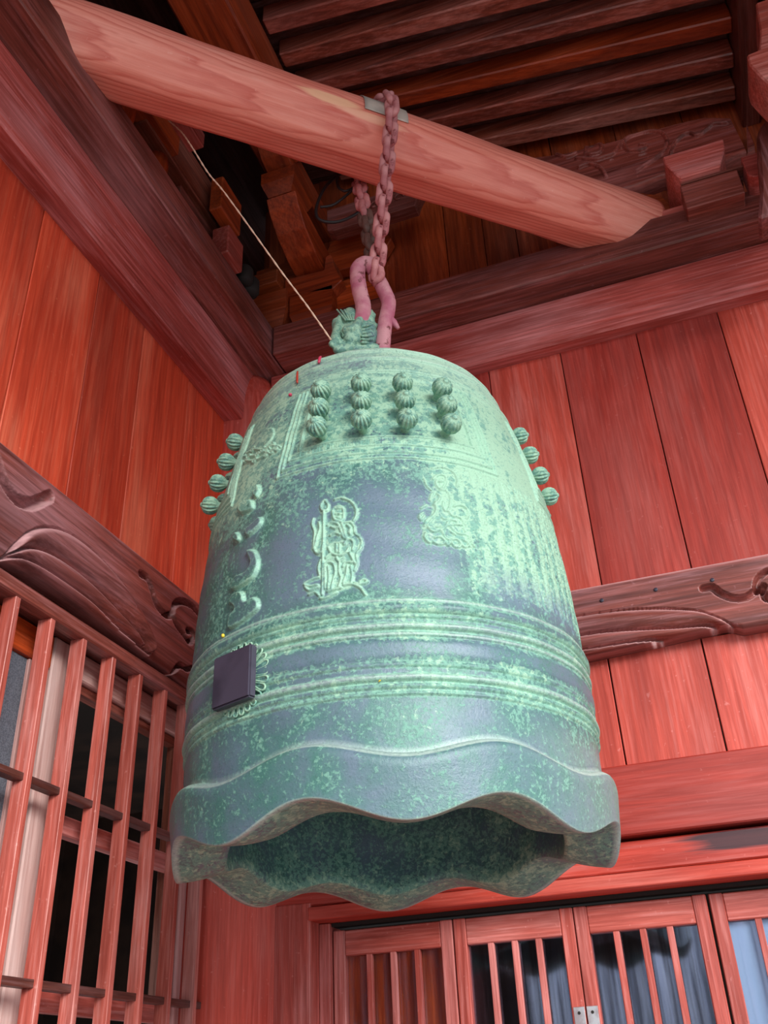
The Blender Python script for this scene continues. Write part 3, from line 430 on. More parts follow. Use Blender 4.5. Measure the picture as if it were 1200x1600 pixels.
# nijiryo : carved beam under the rafters
P=D['nijPoly']; up=sorted(P[:10]); lo=sorted(P[10:])
st=[]
for s in D['nij']:
    st.append(lambda H,U,V,s=s:stroke(H,U,V,s,.008,-.018,'round')); st.append(lambda H,U,V,s=s:stroke(H,U,V,[(p[0]+.002,p[1]+.010) for p in s],.006,.010,'round'))
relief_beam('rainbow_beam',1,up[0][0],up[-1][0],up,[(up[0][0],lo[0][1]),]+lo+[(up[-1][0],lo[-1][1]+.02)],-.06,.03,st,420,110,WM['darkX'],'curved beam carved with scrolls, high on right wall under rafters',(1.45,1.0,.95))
prism('board',[(1.0,3.50),(1.36,3.50),(1.36,3.62),(1.33,3.70),(1.26,3.745),(1.12,3.735),(1.02,3.70)],1,-.03,.03,WM['oraX'])
o=COL.objects['board']; o.name='strut_board'; tag(o,'orange curved strut board beneath scroll carved beam, behind log end','board')
# lower right beams
tag(box('tie_beam',.10,3.2,-.03,.05,1.942,2.086,WM['redX'],bev=.003,col=(.74,.72,.8)),'flat red beam on right wall below short planks','beam')
tag(box('lintel_board',.10,3.2,-.012,.05,1.875,1.934,WM['stainX'],bev=.003,col=(.95,1.0,1.05)),'narrow red board above door lintel, stained dark at its right','board')
tag(box('lintel',.215,3.2,-.022,.12,1.844,1.872,WM['redX'],bev=.002,col=(.95,.95,.9)),'thin red grooved lintel directly above sliding doors','lintel')
box('lintel_stain',.02,.021,.0,.001,0,.001,M_blk).name='x_'
bpy.data.objects.remove(COL.objects['x_'])
# panels beside the doors
tag(box('jamb_board',.0,.0985,-.004,.06,0.0,1.965,WM['midZ'],bev=.002,col=(1.1,.98,1.0)),'pink narrow board in the corner below bell, left of wider one','board')
j=box('jamb_board',.1005,.219,-.018,.06,0.0,1.882,WM['midZ'],bev=.002,col=(1.05,.88,.84)); tag(j,'wider red brown board left of orange paned door','board')
tag(box('door_post',.2195,.245,.03,.10,0.0,1.843,WM['midZ'],bev=.0015,col=(1.0,.8,.78)),'slim red post between wide board and first door','post')
# doors
def door(n,x0,x1,y,backing=None,sl=3,hinge=None,c=1.0):
    d=empty('door_%d'%n,((x0+x1)/2,y,0)); tag(d,kind='structure'); loc=Vector(d.location)
    def b(nm,a0,a1,b0,b1,c0,c1,m,par=d,bev=.002,col=None):
        return box(nm,a0-loc.x,a1-loc.x,b0-loc.y,b1-loc.y,c0,c1,m,par,bev,col)
    sw=.0275; top=1.828; ih=1.775
    pk=(c*1.08,c*.98,c*.95)
    b('stile',x0,x0+sw,y,y+.03,0.03,top,WM['midZ'],col=pk); b('stile',x1-sw,x1,y,y+.03,0.03,top,WM['midZ'],col=pk)
    b('top_rail',x0+sw,x1-sw,y+.001,y+.028,ih,top-.001,WM['midX'],col=(c,c*.92,c*.88)); b('bottom_panel',x0+sw,x1-sw,y+.004,y+.025,.03,.75,WM['midX'],col=pk)
    iw=(x1-x0-2*sw); pitch=iw/(sl+1)
    for k in range(sl):
        xc=x0+sw+pitch*(k+1); b('slat',xc-.0065,xc+.0065,y+.003,y+.016,.75,ih,WM['midZ'],bev=.001,col=pk)
    b('pane',x0+sw-.002,x1-sw+.002,y+.0165,y+.0195,.75,ih+.005,M_glass,bev=0)
    if backing: b('backing_board',x0+sw,x1-sw,y+.021,y+.028,.75,ih+.01,backing,bev=0,col=(2.6,2.2,.8))
    if hinge:
        hx0=x1-.0235 if hinge>0 else x0+.001
        hp=b('hinge_plate',hx0,hx0+.0225,y-.0018,y,1.585,1.643,M_steel,bev=.0008)
        for zz in (1.632,1.600):
            s=bmesh.new(); bmesh.ops.create_cone(s,cap_ends=True,segments=10,radius1=.0032,radius2=.0028,depth=.0016,matrix=Matrix.Translation((hx0+.011-loc.x,y-.0024-loc.y,zz))@Matrix.Rotation(math.pi/2,4,'X'))
            me=bpy.data.meshes.new('screw'); s.to_mesh(me); s.free(); link('screw',me,M_blk,hp)
    return d
YD=.045
door(1,.2475,.524,YD,WM['oraZ'],3,c=.98)
door(2,.5265,.786,YD,None,3,hinge=1,c=1.02)
door(3,.788,1.057,YD,None,3,hinge=-1,c=.98)
door(4,1.062,1.345,YD+.004,M_skyref,3,c=.95)  # added pale backing carries the sky reflection of this pane
door(5,1.35,1.63,YD,None,3)
tag(box('door_track',.247,3.2,YD-.005,YD+.05,1.836,1.8435,M_blk,bev=0),'black strip standing for shade in the gap between lintel and doors','track')  # black strip paints the shade of the open gap above the doors
tag(box('threshold',.2,3.2,0,.1,-.02,.03,WM['midX'],bev=.003),'long worn wooden sill under the doors','sill')
# back room behind doors and lattice (real, dim)
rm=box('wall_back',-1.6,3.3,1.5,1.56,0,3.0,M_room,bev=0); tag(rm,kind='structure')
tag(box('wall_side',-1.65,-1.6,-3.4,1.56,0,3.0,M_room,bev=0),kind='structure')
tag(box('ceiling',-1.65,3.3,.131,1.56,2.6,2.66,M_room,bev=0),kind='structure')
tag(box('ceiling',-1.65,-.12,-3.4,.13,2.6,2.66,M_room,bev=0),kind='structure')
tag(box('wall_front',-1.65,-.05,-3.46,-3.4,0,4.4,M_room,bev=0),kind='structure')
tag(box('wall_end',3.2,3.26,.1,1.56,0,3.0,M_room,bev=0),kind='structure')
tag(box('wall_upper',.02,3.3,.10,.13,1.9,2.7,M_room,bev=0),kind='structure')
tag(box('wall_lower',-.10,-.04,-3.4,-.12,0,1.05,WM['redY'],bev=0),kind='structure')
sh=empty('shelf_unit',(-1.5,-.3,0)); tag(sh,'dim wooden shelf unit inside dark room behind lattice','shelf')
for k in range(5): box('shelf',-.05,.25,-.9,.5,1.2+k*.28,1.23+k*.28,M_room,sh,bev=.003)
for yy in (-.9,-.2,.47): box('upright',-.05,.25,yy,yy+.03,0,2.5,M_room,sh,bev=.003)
# ---- lattice window on left wall
lat=empty('lattice_window',(0.0,-.6,1.0)); tag(lat,'tall red wooden lattice of vertical bars over dark window on left wall','window')
def lb(nm,x0,x1,y0,y1,z0,z1,m,par=lat,bev=.0015,col=None): return box(nm,x0,x1,y0+.6,y1+.6,z0-1,z1-1,m,par,bev,col)
for k in range(-12,9):
    y=-.882+.1006*k*(1.0) if k>=0 else -.882+.1006*k
    y-= .0
    if k==8: continue
    c=[.98,1.05,1.0,1.04,.95,1.02,.92,.9,1,1][k%10]
    lb('lattice_bar',.001+random.uniform(-.001,.001),.030,y,y+.0135,1.02,2.289,WM['midZ'],bev=.001,col=(1.1*c,1.08*c,1.0*c))
for z in (2.0,1.69,1.38,1.10):
    lb('crossbar',.0015,.0225,-3.2,-.085,z-.013,z,WM['darkY'],bev=.0008,col=.5)
lb('top_rail',.003,.034,-3.3,-.135,2.288,2.318,WM['darkY'],bev=.003,col=(1.2,1.0,1.0))
lb('bottom_rail',.0,.034,-3.3,-.135,.99,1.02,WM['midY'])
lb('end_stile',-.012,.030,-.082,-.043,.99,2.3,WM['redZ'],col=(.95,1.1,1.1))
lb('rail_backing',-.05,.003,-3.3,-.05,2.306,2.345,WM['darkY'],col=.8)
# inner sliding frame
fr=empty('sliding_window_frame',(-.05,-.4,1.0)); tag(fr,'weathered whitish inner window frame behind the lattice bars','window frame')
def fb(nm,x0,x1,y0,y1,z0,z1,m,bev=.0015,col=None): return box(nm,x0+.05,x1+.05,y0+.4,y1+.4,z0-1,z1-1,m,fr,bev,col)
fb('mullion',-.07,-.035,-.680,-.632,.99,2.305,WM['white'],.003,(1.0,1.0,1.0))
fb('head_board',-.06,-.037,-.630,-.10,2.247,2.304,WM['whiteY'],.003)
fb('head_under_strip',-.075,-.05,-.630,-.10,2.228,2.246,WM['darkY'],.001,(1.2,.8,.6))  # reddish brown frame strip below the head board
for z in (1.945,1.652,1.34): fb('mid_rail',-.062,-.037,-.630,-.11,z,z+.036,WM['midY'],.003,(1.1,1.15,1.15))
fb('fluted_stile',-.060,-.030,-.155,-.110,.99,2.304,WM['white'],.004,(.95,.75,.78))
fb('rear_stile',-.075,-.055,-.185,-.155,.99,2.304,WM['darkZ'],.002,(1.1,1,.8))
fb('corner_post',-.08,-.02,-.098,-.05,.99,2.304,WM['redZ'],.002,.55)
nf=empty('screen_window_frame',(-.05,-.9,1.0)); tag(nf,'grey insect screen in red frame at far left behind lattice','screen')
def nb(nm,x0,x1,y0,y1,z0,z1,m,bev=.0015,col=None,par=None): return box(nm,x0+.05,x1+.05,y0+.9,y1+.9,z0-1,z1-1,m,par or nf,bev,col)
nb('frame_stile',-.07,-.04,-.716,-.684,.99,2.245,WM['redZ'],col=(1,1,.7))
nb('screw_strip',-.05,-.038,-.742,-.717,.99,2.235,WM['white'],col=(.95,.8,.8))
nb('insect_mesh',-.048,-.044,-1.35,-.742,.99,2.235,M_mesh,0)
nb('top_board',-.07,-.035,-1.4,-.684,2.236,2.300,WM['oraY'],col=(1.6,1.4,1.1))
for k in range(12):
    bm=bmesh.new(); bmesh.ops.create_cone(bm,cap_ends=True,segments=8,radius1=.0035,radius2=.003,depth=.002,matrix=Matrix.Translation((.013,.17,1.2-k*.06))@Matrix.Rotation(math.pi/2,4,'Y'))
    me=bpy.data.meshes.new('screw'); bm.to_mesh(me); bm.free(); link('screw',me,M_blk,nf)
# ================================================================= ROOF
def zc(x): return 3.968+.168*(1.603-x)
ang=math.atan(.168)
roof=empty('ceiling_boards'); tag(roof,kind='structure'); roof.name='ceiling'
def slab(nm,x0,x1,y0,y1,dz0,dz1,mat,parent,bev=.003,col=None):
    bm=bmesh.new(); vs=[bm.verts.new((x,y,zc(x)+dz)) for x in(x0,x1) for y in(y0,y1) for dz in(dz0,dz1)]
    for f in ((0,1,3,2),(4,6,7,5),(0,4,5,1),(2,3,7,6),(0,2,6,4),(1,5,7,3)): bm.faces.new([vs[i] for i in f])
    bmesh.ops.recalc_face_normals(bm,faces=bm.faces); bevel(bm,bev); me=bpy.data.meshes.new(nm); bm.to_mesh(me); bm.free(); return link(nm,me,mat,parent,col=col)
for i in range(-1,17):
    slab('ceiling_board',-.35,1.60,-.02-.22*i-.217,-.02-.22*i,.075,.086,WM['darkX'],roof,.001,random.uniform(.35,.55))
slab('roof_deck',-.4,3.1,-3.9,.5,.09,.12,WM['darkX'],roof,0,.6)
labs=['lowest roof rafter, just above scroll carved beam','second roof rafter up from scroll carved beam','third roof rafter up, with black gap beneath it','fourth roof rafter up from scroll carved beam','fifth roof rafter up, cut by top edge of photo at right','sixth roof rafter up, purple sheen near big cross beam','seventh roof rafter, top left beside big cross beam']
for i in range(17):
    y=-.1-.1125*i
    o=slab('rafter',.35,1.602,y,y+.050,0.0,.074,WM['oraX'] if i%4==2 else WM['darkX'],None,.004,(random.uniform(1.3,1.7),random.uniform(.9,1.15),random.uniform(.7,.95)) if i%4!=2 else (1.0,.8,.7))
    tag(o,labs[i] if i<7 else 'dark roof rafter nearer the photographer, above the frame','rafter','roof rafters' if i<7 else 'rafters out of view')
tag(box('purlin',1.603,1.655,-3.6,.0,3.90,4.04,WM['darkY'],bev=.004,col=(.8,.6,.55)),'dark purlin at upper right where rafters end','beam')
tag(box('purlin',1.675,1.76,-3.6,.0,3.86,4.00,WM['darkY'],bev=.004,col=(.9,.6,.5)),'second dark purlin at far upper right edge','beam')
tag(box('cross_beam',.19,.341,-3.4,-.30,4.0,4.19,WM['oraY'],bev=.006,col=(.95,.8,.75)),'thick brown cross beam at top, behind upper end of log','beam')
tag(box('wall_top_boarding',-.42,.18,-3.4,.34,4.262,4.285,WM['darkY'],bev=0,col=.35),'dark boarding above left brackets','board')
# ================================================================= BRACKETS
def bearing(x0,x1,y0,y1,z0,z1,mat,label,col=1,cham=.45,inset=.022,name='bearing_block'):
    """masu: square upper half, flared-in lower half"""
    zm=z0+(z1-z0)*cham; bm=bmesh.new(); L=[(inset,z0),(inset*.35,z0+(zm-z0)*.6),(0,zm),(0,z1)]; rings=[]
    for i,z in L: rings.append([bm.verts.new(p) for p in ((x0+i,y0+i,z),(x1-i,y0+i,z),(x1-i,y1-i,z),(x0+i,y1-i,z))])
    for A,B in zip(rings[:-1],rings[1:]):
        for k in range(4): bm.faces.new((A[k],A[(k+1)%4],B[(k+1)%4],B[k]))
    bm.faces.new(rings[0][::-1]); bm.faces.new(rings[-1]); bmesh.ops.recalc_face_normals(bm,faces=bm.faces)
    me=bpy.data.meshes.new(name); bm.to_mesh(me); bm.free(); o=link(name,me,mat,None,col=col); tag(o,label,'block'); return o
def arm(name,axis,u0,u1,v0,v1,z0,z1,mat,label,col=1,curve=(True,True)):
    """hijiki: arm with underside curved up at its ends"""
    h=z1-z0; P=[]
    n=6
    if curve[0]: P+=[(u0,z1),(u0,z0+h*.5)]+[(u0+h*.9*(1-math.cos(t)),z0+h*.5*(1-math.sin(t))) for t in [math.pi/2*k/n for k in range(1,n+1)]]
    else: P+=[(u0,z1),(u0,z0)]
    if curve[1]: P+=[(u1-h*.9*(1-math.sin(t)),z0+h*.5*(1-math.cos(t))) for t in [math.pi/2*k/n for k in range(0,n)]]+[(u1,z0+h*.5),(u1,z1)]
    else: P+=[(u1,z0),(u1,z1)]
    o=prism(name,P,axis,v0,v1,mat,None,.002,col); tag(o,label,'bracket'); return o
# left wall cluster
arm('bracket',0,-1.02,-.672,.068,.122,3.681,3.76,WM['oraY'],'orange bracket arm end above left wall plate, under the log',(1.35,1.25,.9),(True,False))
arm('bracket',0,-.93,-.708,.178,.222,3.620,3.672,WM['midY'],'pink bracket arm end just under the log where rope begins',(1.0,1.0,1.0),(True,False))
tag(box('bracket_beam',.05,.103,-.80,-.385,3.675,3.81,WM['darkY'],bev=.003,col=(1.2,1.0,.75)),'long dark bracket beam above left wall plate, parallel to it','beam')
tag(box('bearing_block',.106,.16,-.45,-.36,3.523,3.632,WM['midY'],bev=.004,col=(.95,.85,.8)),'pale sided bearing block on left wall plate, beside the rope','block')
tag(box('bearing_block',.12,.16,-.50,-.382,3.65,3.78,WM['oraY'],bev=.004,col=(1.05,1.0,.8)),'orange brown block above pale sided block, behind the rope','block')
for y0,zz,lb_ in ((-.86,3.63,'small rounded orange block beside left wall plate under log'),(-.70,3.60,'small rounded orange block below chunky orange arm')):
    o=lathe('rounded_block',[(.010,-.05),(.022,-.04),(.030,-.015),(.032,.02),(.030,.05)],WM['oraZ'],(0,0),col=(1.5,1.3,.8)); o.location=(.075,y0,zz); tag(o,lb_,'block')
arm('bracket',0,-.60,-.15,.02,.09,3.55,3.66,WM['darkY'],'dark low bracket arm standing on left wall plate near corner',(.9,.7,.6))
for k,(yy,zz) in enumerate(((-.315,3.56),(-.275,3.552))):
    o=lathe('round_peg',[(.02,-.03),(.026,-.02),(.026,.02),(.02,.03)],M_blk,(0,0)); o.location=(.142,yy,zz); tag(o,['black rounded knob under pale sided block','black rounded knob nearer the corner, beside dark one'][k],'knob')
# corner cluster on right wall plate
bearing(.06,.186,-.125,-.01,3.52,3.672,WM['oraX'],'bearing block in the corner where wall plates meet',(1.0,.95,.9),.5,.03)
bearing(.192,.334,-.11,.0,3.52,3.642,WM['oraX'],'bearing block on right wall plate left of dragon head',(1.15,1.0,.8),.35,.016)
o=prism('bracket',D['armB'],1,-.11,-.02,WM['oraX'],None,.002,(1.05,.9,.8)); tag(o,'bracket arm with small upturned end, left of shackle','bracket')
o=prism('bracket',[(.03,3.73),(.03,3.70),(.08,3.676),(.17,3.676),(.172,3.73)],1,-.16,-.03,WM['oraX'],None,.003,(.9,1,.9)); tag(o,'short brown arm behind rope above corner blocks','bracket')
o=prism('cloud_board',D['dome1'],1,-.05,-.01,WM['oraX'],None,.002,(1.45,1.25,.9)); tag(o,'orange board with rounded top edge behind the chains','board')
o=prism('cloud_board',D['dome2'],1,-.07,-.02,WM['oraX'],None,.002,(1.55,1.4,1.0)); tag(o,'orange round-topped board behind the shackle','board')
o=prism('carved_nose',[(.34,3.92),(.34,3.83),(.36,3.82),(.630,3.82),(.640,3.85),(.655,3.88),(.66,3.92)],1,-.16,-.112,WM['darkX'],None,.003,(1.15,.9,.85)); tag(o,'carved dark beam nose behind the chains under the log','bracket')
for k in range(4):
    c0=Vector((.46+.04*k,-.162,3.885-.012*(k%2))); tube('scroll_ridge',[c0+Vector((math.cos(t)*.018*(1-t/8),0,math.sin(t)*.018*(1-t/8))) for t in [i*.5 for i in range(12)]],.0035,WM['darkX'],o,6,col=(1.3,.9,.8))
# diagonal arms out of the corner (45 deg)
def diag(name,s0,s1,w,poly,mat,label,col):
    """poly in (s,z) along the diagonal direction (1,-1)/sqrt2 from the corner; w half width"""
    d=Vector((.7071,-.7071,0)); n=Vector((.7071,.7071,0)); bm=bmesh.new()
    a=[bm.verts.new(d*s-n*w+Vector((0,0,z))) for s,z in poly]; b=[bm.verts.new(d*s+n*w+Vector((0,0,z))) for s,z in poly]
    bm.faces.new(a); bm.faces.new(b[::-1]); m=len(poly)
    for i in range(m): bm.faces.new((a[i],b[i],b[(i+1)%m],a[(i+1)%m]))
    bmesh.ops.recalc_face_normals(bm,faces=bm.faces); bmesh.ops.bevel(bm,geom=list(bm.edges),offset=.002,segments=1,affect='EDGES')
    me=bpy.data.meshes.new(name); bm.to_mesh(me); bm.free(); o=link(name,me,mat,None,col=col); tag(o,label,'bracket'); return o
def ynose(name,x0,x1,P,mat,label,col):
    o=prism(name,P,0,x0,x1,mat,None,.003,col); tag(o,label,'bracket'); return o
ynose('projecting_bracket',.205,.302,[(.0,3.85),(.0,3.74),(-.085,3.735),(-.16,3.745),(-.24,3.775),(-.295,3.82),(-.318,3.858)],WM['oraY'],'big projecting bracket arm with curved underside, right of the rope',(1.2,1.0,.85))
bearing(.195,.306,-.335,-.20,3.86,3.955,WM['oraY'],'flared block carried on tip of big projecting arm',(1.1,.95,.8),.5,.018)
ynose('projecting_bracket',.21,.295,[(.0,4.06),(.0,3.957),(-.30,3.957),(-.37,3.975),(-.42,4.01),(-.44,4.06)],WM['oraY'],'upper projecting arm half hidden behind the log',(1.0,.85,.75))
tag(box('bracket_beam',.045,.20,-.06,-.0,3.735,3.86,WM['oraX'],bev=.003,col=(.7,.7,.7)),'brown bracket beam in the dark corner left of big projecting arm','beam')
# right side cluster
o=prism('bearing_block',[(1.345,3.66),(1.345,3.63),(1.372,3.56),(1.475,3.56),(1.50,3.62),(1.504,3.66)],1,-.20,-.02,WM['midX'],None,.003,(1.35,1.3,1.3)); tag(o,'large pink bearing block at right, above thin pink board','block')
tag(box('lower_block',1.372,1.53,-.185,-.0,3.552,3.558+.0,WM['darkX'],bev=.0005),'dark seam under the pink bearing block','block')
tag(box('support_block',1.368,1.515,-.183,-.119,3.462,3.551,WM['darkX'],col=(1.25,.95,.9)),'brown support block under the large pink bearing block','block')
o=prism('end_block',[(1.53,3.573),(1.531,3.50),(1.547,3.488),(1.60,3.488),(1.60,3.573)],1,-.20,-.13,WM['midX'],None,.003,(1.0,.8,.8)); tag(o,'small block between pink block and dark beam nose','block')
o=prism('beam_nose',[(1.500,3.25),(1.515,3.30),(1.531,3.36),(1.545,3.44),(1.557,3.51),(1.57,3.545),(1.59,3.568),(1.62,3.58),(1.66,3.58),(1.66,3.25)],1,-.30,-.21,WM['darkZ'],None,.008,(.9,.8,.85)); tag(o,'dark rounded beam nose at right edge beside right wall plate','bracket')
o=prism('bracket_wing',[(1.631,3.82),(1.615,3.704),(1.598,3.642),(1.568,3.638),(1.565,3.60),(1.577,3.55),(1.60,3.47),(1.9,3.47),(1.9,3.82)],1,-.45,-.33,WM['midX'],None,.004,(1.15,1.15,1.05)); tag(o,'pale pink bracket cut off by upper right edge of photo','bracket')
tag(box('column',1.665,1.865,-.1,.1,0,3.40,WM['redZ'],bev=.02),'red square column standing just outside the right edge','column')
# ================================================================= LOG
A=Vector((.107,-1.108,3.555)); B=Vector((1.172,-.124,3.555)); ax=(B-A).normalized(); A2=A-ax*.20; L=(B-A).length+.20+.12
log=empty('hanging_log',A2); log.rotation_euler=(0,0,math.atan2(ax.y,ax.x)); tag(log,'thick salmon pink log spanning the corner, carrying the bell','log')
nx,nt_=160,144; xs=np.linspace(0,L,nx); th=np.linspace(0,2*np.pi,nt_,endpoint=False)
T,X=np.meshgrid(th,xs); rr=.0935*np.ones_like(T)
# hewn flats: front face toward the camera and a narrow under face
for a0,d in ((-2.40,.0872),(-1.32,.0868),(1.2,.0910)):
    c=np.cos(T-a0); rr=np.minimum(rr,np.where(c>.2,d/np.maximum(c,.2),9))
rr+= .0012*np.sin(X*9+T*2)+.0008*np.sin(X*23+T*5)
me=grid_mesh('log_body',X,rr*np.cos(T),rr*np.sin(T),flip=True,wrap=True)
bm=bmesh.new(); bm.from_mesh(me); bmesh.ops.holes_fill(bm,edges=[e for e in bm.edges if e.is_boundary],sides=0); bmesh.ops.recalc_face_normals(bm,faces=bm.faces); bm.to_mesh(me); bm.free()
link('log_body',me,WM['log'],log,True)
# sheet metal saddle on the log under the chain
sc_=.20+.505*(B-A).length
T2,X2=np.meshgrid(np.linspace(1.3,3.30,30),np.linspace(sc_-.055,sc_+.06,8)); 
me=grid_mesh('sheet_metal_saddle',X2,.0968*np.cos(T2),.0968*np.sin(T2)); 
o=link('sheet_metal_saddle',me,M_zinc,log,True); m_=o.modifiers.new('s','SOLIDIFY'); m_.thickness=.0015; m_.offset=1; tag(o,'grey sheet metal patch under chain')
o.location=(0,0,0)
# ================================================================= BELL
bx,by=.630,-.625; AZ0=math.atan2(-2.108-by,1.128-bx)
PROF=[(2.700,.0),(2.698,.10),(2.692,.17),(2.682,.215),(2.668,.234),(2.64,.246),(2.62,.254),(2.57,.270),(2.52,.284),(2.47,.296),(2.42,.306),(2.35,.318),(2.25,.328),(2.17,.332),(2.1,.334),(2.0,.335),(1.93,.334),(1.7,.334)]
pz=np.array([p[0] for p in PROF])[::-1]; pr=np.array([p[1] for p in PROF])[::-1]
def rprof(z):
    s=0
    for d in (-.012,-.006,0,.006,.012): s=s+np.interp(z+d,pz,pr)
    return s/5
bell=empty('temple_bell',(bx,by,1.79)); tag(bell,'large green bronze temple bell with scalloped rim, hanging from log','bell')
Z0=1.79
thd=np.concatenate([np.linspace(-100,105,860),np.linspace(105,260,160)[1:-1]])
nz1=680
LOB=8; PH=math.radians(3.0)
rad=np.radians(thd); ph=np.cos(LOB*(rad-PH))     # +1 at valley (low)
zlow=1.8155-.0175*ph                               # outer lower edge
zled=1.896-.011*ph                                 # skirt ledge
# upper shell rows from crown to ledge
kk=np.linspace(0,1,nz1)[:,None]
ztop=2.6995
Zs=ztop+(zled[None,:]-ztop)*kk
TH=np.tile(rad,(nz1,1)); TD=np.degrees(TH)
R0=rprof(Zs); R0=np.where(Zs>2.69,np.interp(Zs,pz,pr),R0)
# first rows cover the crown disc quickly
H=np.zeros_like(Zs); EDG=np.zeros_like(Zs)
S_=.0052  # metres per degree near the waist: work in (arc metres, z)
Rm=.31; U=TD*Rm*math.pi/180; V=Zs
def toU(p): return (p[0]*Rm*math.pi/180,p[1])
# horizontal rings
def ring(z,w,h,g=0):
    k=np.sqrt(np.clip(1-((Zs-z)/w)**2,0,1)); np.maximum(H,h*k,out=H) if h>0 else np.minimum(H,H+h*k,out=H)
for z,w,h in ((2.105,.004,.004),(2.094,.009,.007),(2.081,.003,.003),(2.0655,.0055,.006),(2.053,.004,.0035),
              (2.0085,.004,.003),(1.989,.0055,.006),(1.977,.004,.0035),(1.9665,.003,.003)): ring(z,w,h)
H+=.004*np.exp(-((Zs-2.031)/.0155)**4)
for z,w,h in ((2.655,.005,.004),(2.641,.003,-.003),(2.628,.005,.004),(2.600,.003,-.002),(2.588,.006,.004),(2.572,.003,-.002),(2.565,.0025,.002)): ring(z,w,h)
# panels with frames, key fret
for pc in (3.2,93.2,183.2,-86.8):
    for q,(hw,zt,zb,w) in enumerate(((27.8,2.556,2.413,.0022),(31.2,2.56,2.3945,.0016),(33.0,2.56,2.378,.0028),(34.6,2.56,2.3655,.0022))):
        a,b=pc-hw,pc+hw
        sl=1.0
        stroke(H,U,V,[toU((a+2.6,zt)),toU((a,zb)),toU((b,zb)),toU((b-2.6,zt))],w,.0035,'round',False)
    if pc<100:
        x=pc-27.5
        while x<pc+26.5:      # key fret
            stroke(H,U,V,[toU((x,2.400)),toU((x,2.409)),toU((x+1.5,2.409)),toU((x+1.5,2.4025)),toU((x+.8,2.4025))],.0008,.0016,'round',False); x+=2.15
    m=(np.abs(TD-pc)<27)&(Zs>2.415)&(Zs<2.56); H[m]-=.001
# moon disc and cloud scroll between panels
HM=np.zeros_like(H); polyfill(HM,U,V,[toU(p) for p in D['moon']],.003,.002); H+=HM
for s in D['cloud']: 
    for i in range(6):
        p=s[0] if i==0 else s[min(len(s)-1,i)]
    stroke(H,U,V,[toU(p) for p in s],.0028,.004,'round')
    for p in s:
        c=toU(p); stroke(H,U,V,[(c[0]+.006*math.cos(t),c[1]+.004*math.sin(t)) for t in np.linspace(0,5.2,7)],.0016,.0045,'round')
# figures in relief
RL=np.zeros_like(H); FIG=np.zeros_like(H)
for poly in ('b1poly','b2poly'):
    F_=np.zeros_like(H); polyfill(F_,U,V,[toU(p) for p in D[poly]],.0016,.006); H+=F_; FIG=np.maximum(FIG,(F_>0)*1.0)
base=H.copy()
for s in D['b1']: 
    T_=np.zeros_like(H); stroke(T_,U,V,[toU(p) for p in s],.0021,.0036,'round'); RL=np.maximum(RL,T_)
for s in D['b2']:
    T_=np.zeros_like(H); stroke(T_,U,V,[toU(p) for p in s],.0019,.0032,'round'); RL=np.maximum(RL,T_)
H+=RL
# big brushed characters
K=np.zeros_like(H)
for s in D['kan']:
    q=[toU(p) for p in s]; cx_=sum(p[0] for p in q)/len(q); cy_=sum(p[1] for p in q)/len(q)
    polyfill(K,U,V,[(cx_+(p[0]-cx_)*1.22-.002,cy_+(p[1]-cy_)*1.12) for p in q],.0065,.003)
H+=K
# columns of small inscribed characters, right flank
rs=random.Random(3); INS=np.zeros_like(H)
col=23.5; ci=0
while col<92:
    z=2.350-.0*ci; zend=2.135 if ci%3 else 2.115
    while z>zend:
        c=toU((col,z)); s=.0042
        for k in range(5):
            if rs.random()<.5: a=(c[0]-s,c[1]+rs.uniform(-s,s)); b=(c[0]+s,a[1]+rs.uniform(-.001,.001))
            else: a=(c[0]+rs.uniform(-s,s),c[1]+s); b=(a[0]+rs.uniform(-.002,.002),c[1]-s)
            stroke(INS,U,V,[a,b],.0011,.0015,'round',False)
        z-=.0118
    col+=2.75; ci+=1
H+=INS
# cast unevenness
H+=.0009*np.sin(TH*13+Zs*60)*np.sin(TH*7-Zs*41)
# ledge flare : body swells into skirt
fl=np.clip(1-(Zs-zled[None,:])/.014,0,1); H+=.0*fl
Rr=R0+H
# skirt rows
ns=34; ks=np.linspace(0,1,ns)[1:,None]
bulge=.0165
Zk=zled[None,:]+(zlow-zled)[None,:]*ks
Rk=.334+.004*np.clip(ks*10,0,1)+bulge*np.sqrt(np.clip(1-(1-np.clip(ks/.28,0,1))**2,0,1))-.006*ks**2*0-.010*ks+.004*np.tile(-ph,(ns-1,1))*ks
# underside rows outer->inner
nu_=14; ku=np.linspace(0,1,nu_)[1:,None]
Ro=Rk[-1:]; zin=1.825-.010*ph
edge=.004
Ru=Ro+(.262-Ro)*ku; Zu=zlow[None,:]+(zin-zlow)[None,:]*ku-.003*np.sin(ku*math.pi)
# inner wall rows
ni=60; kn=np.linspace(0,1,ni)[1:,None]
Zi=zin[None,:]+(2.60-zin)[None,:]*kn; Ri=np.minimum(.262+.012*np.clip(kn*12,0,1),rprof(Zi)-.045)*np.where(kn>.97,.6,1)
Zi2=np.full((1,len(rad)),2.61); Ri2=np.zeros((1,len(rad)))+.001
Rall=np.vstack([Rr,Rk*np.ones((1,len(rad))),Ru,Ri,Ri2]); Zall=np.vstack([Zs,Zk,Zu,Zi,Zi2]); Tall=np.tile(rad,(Rall.shape[0],1))+AZ0
me=grid_mesh('bell_body',Rall*np.cos(Tall),Rall*np.sin(Tall),Zall-Z0,flip=False,wrap=True)
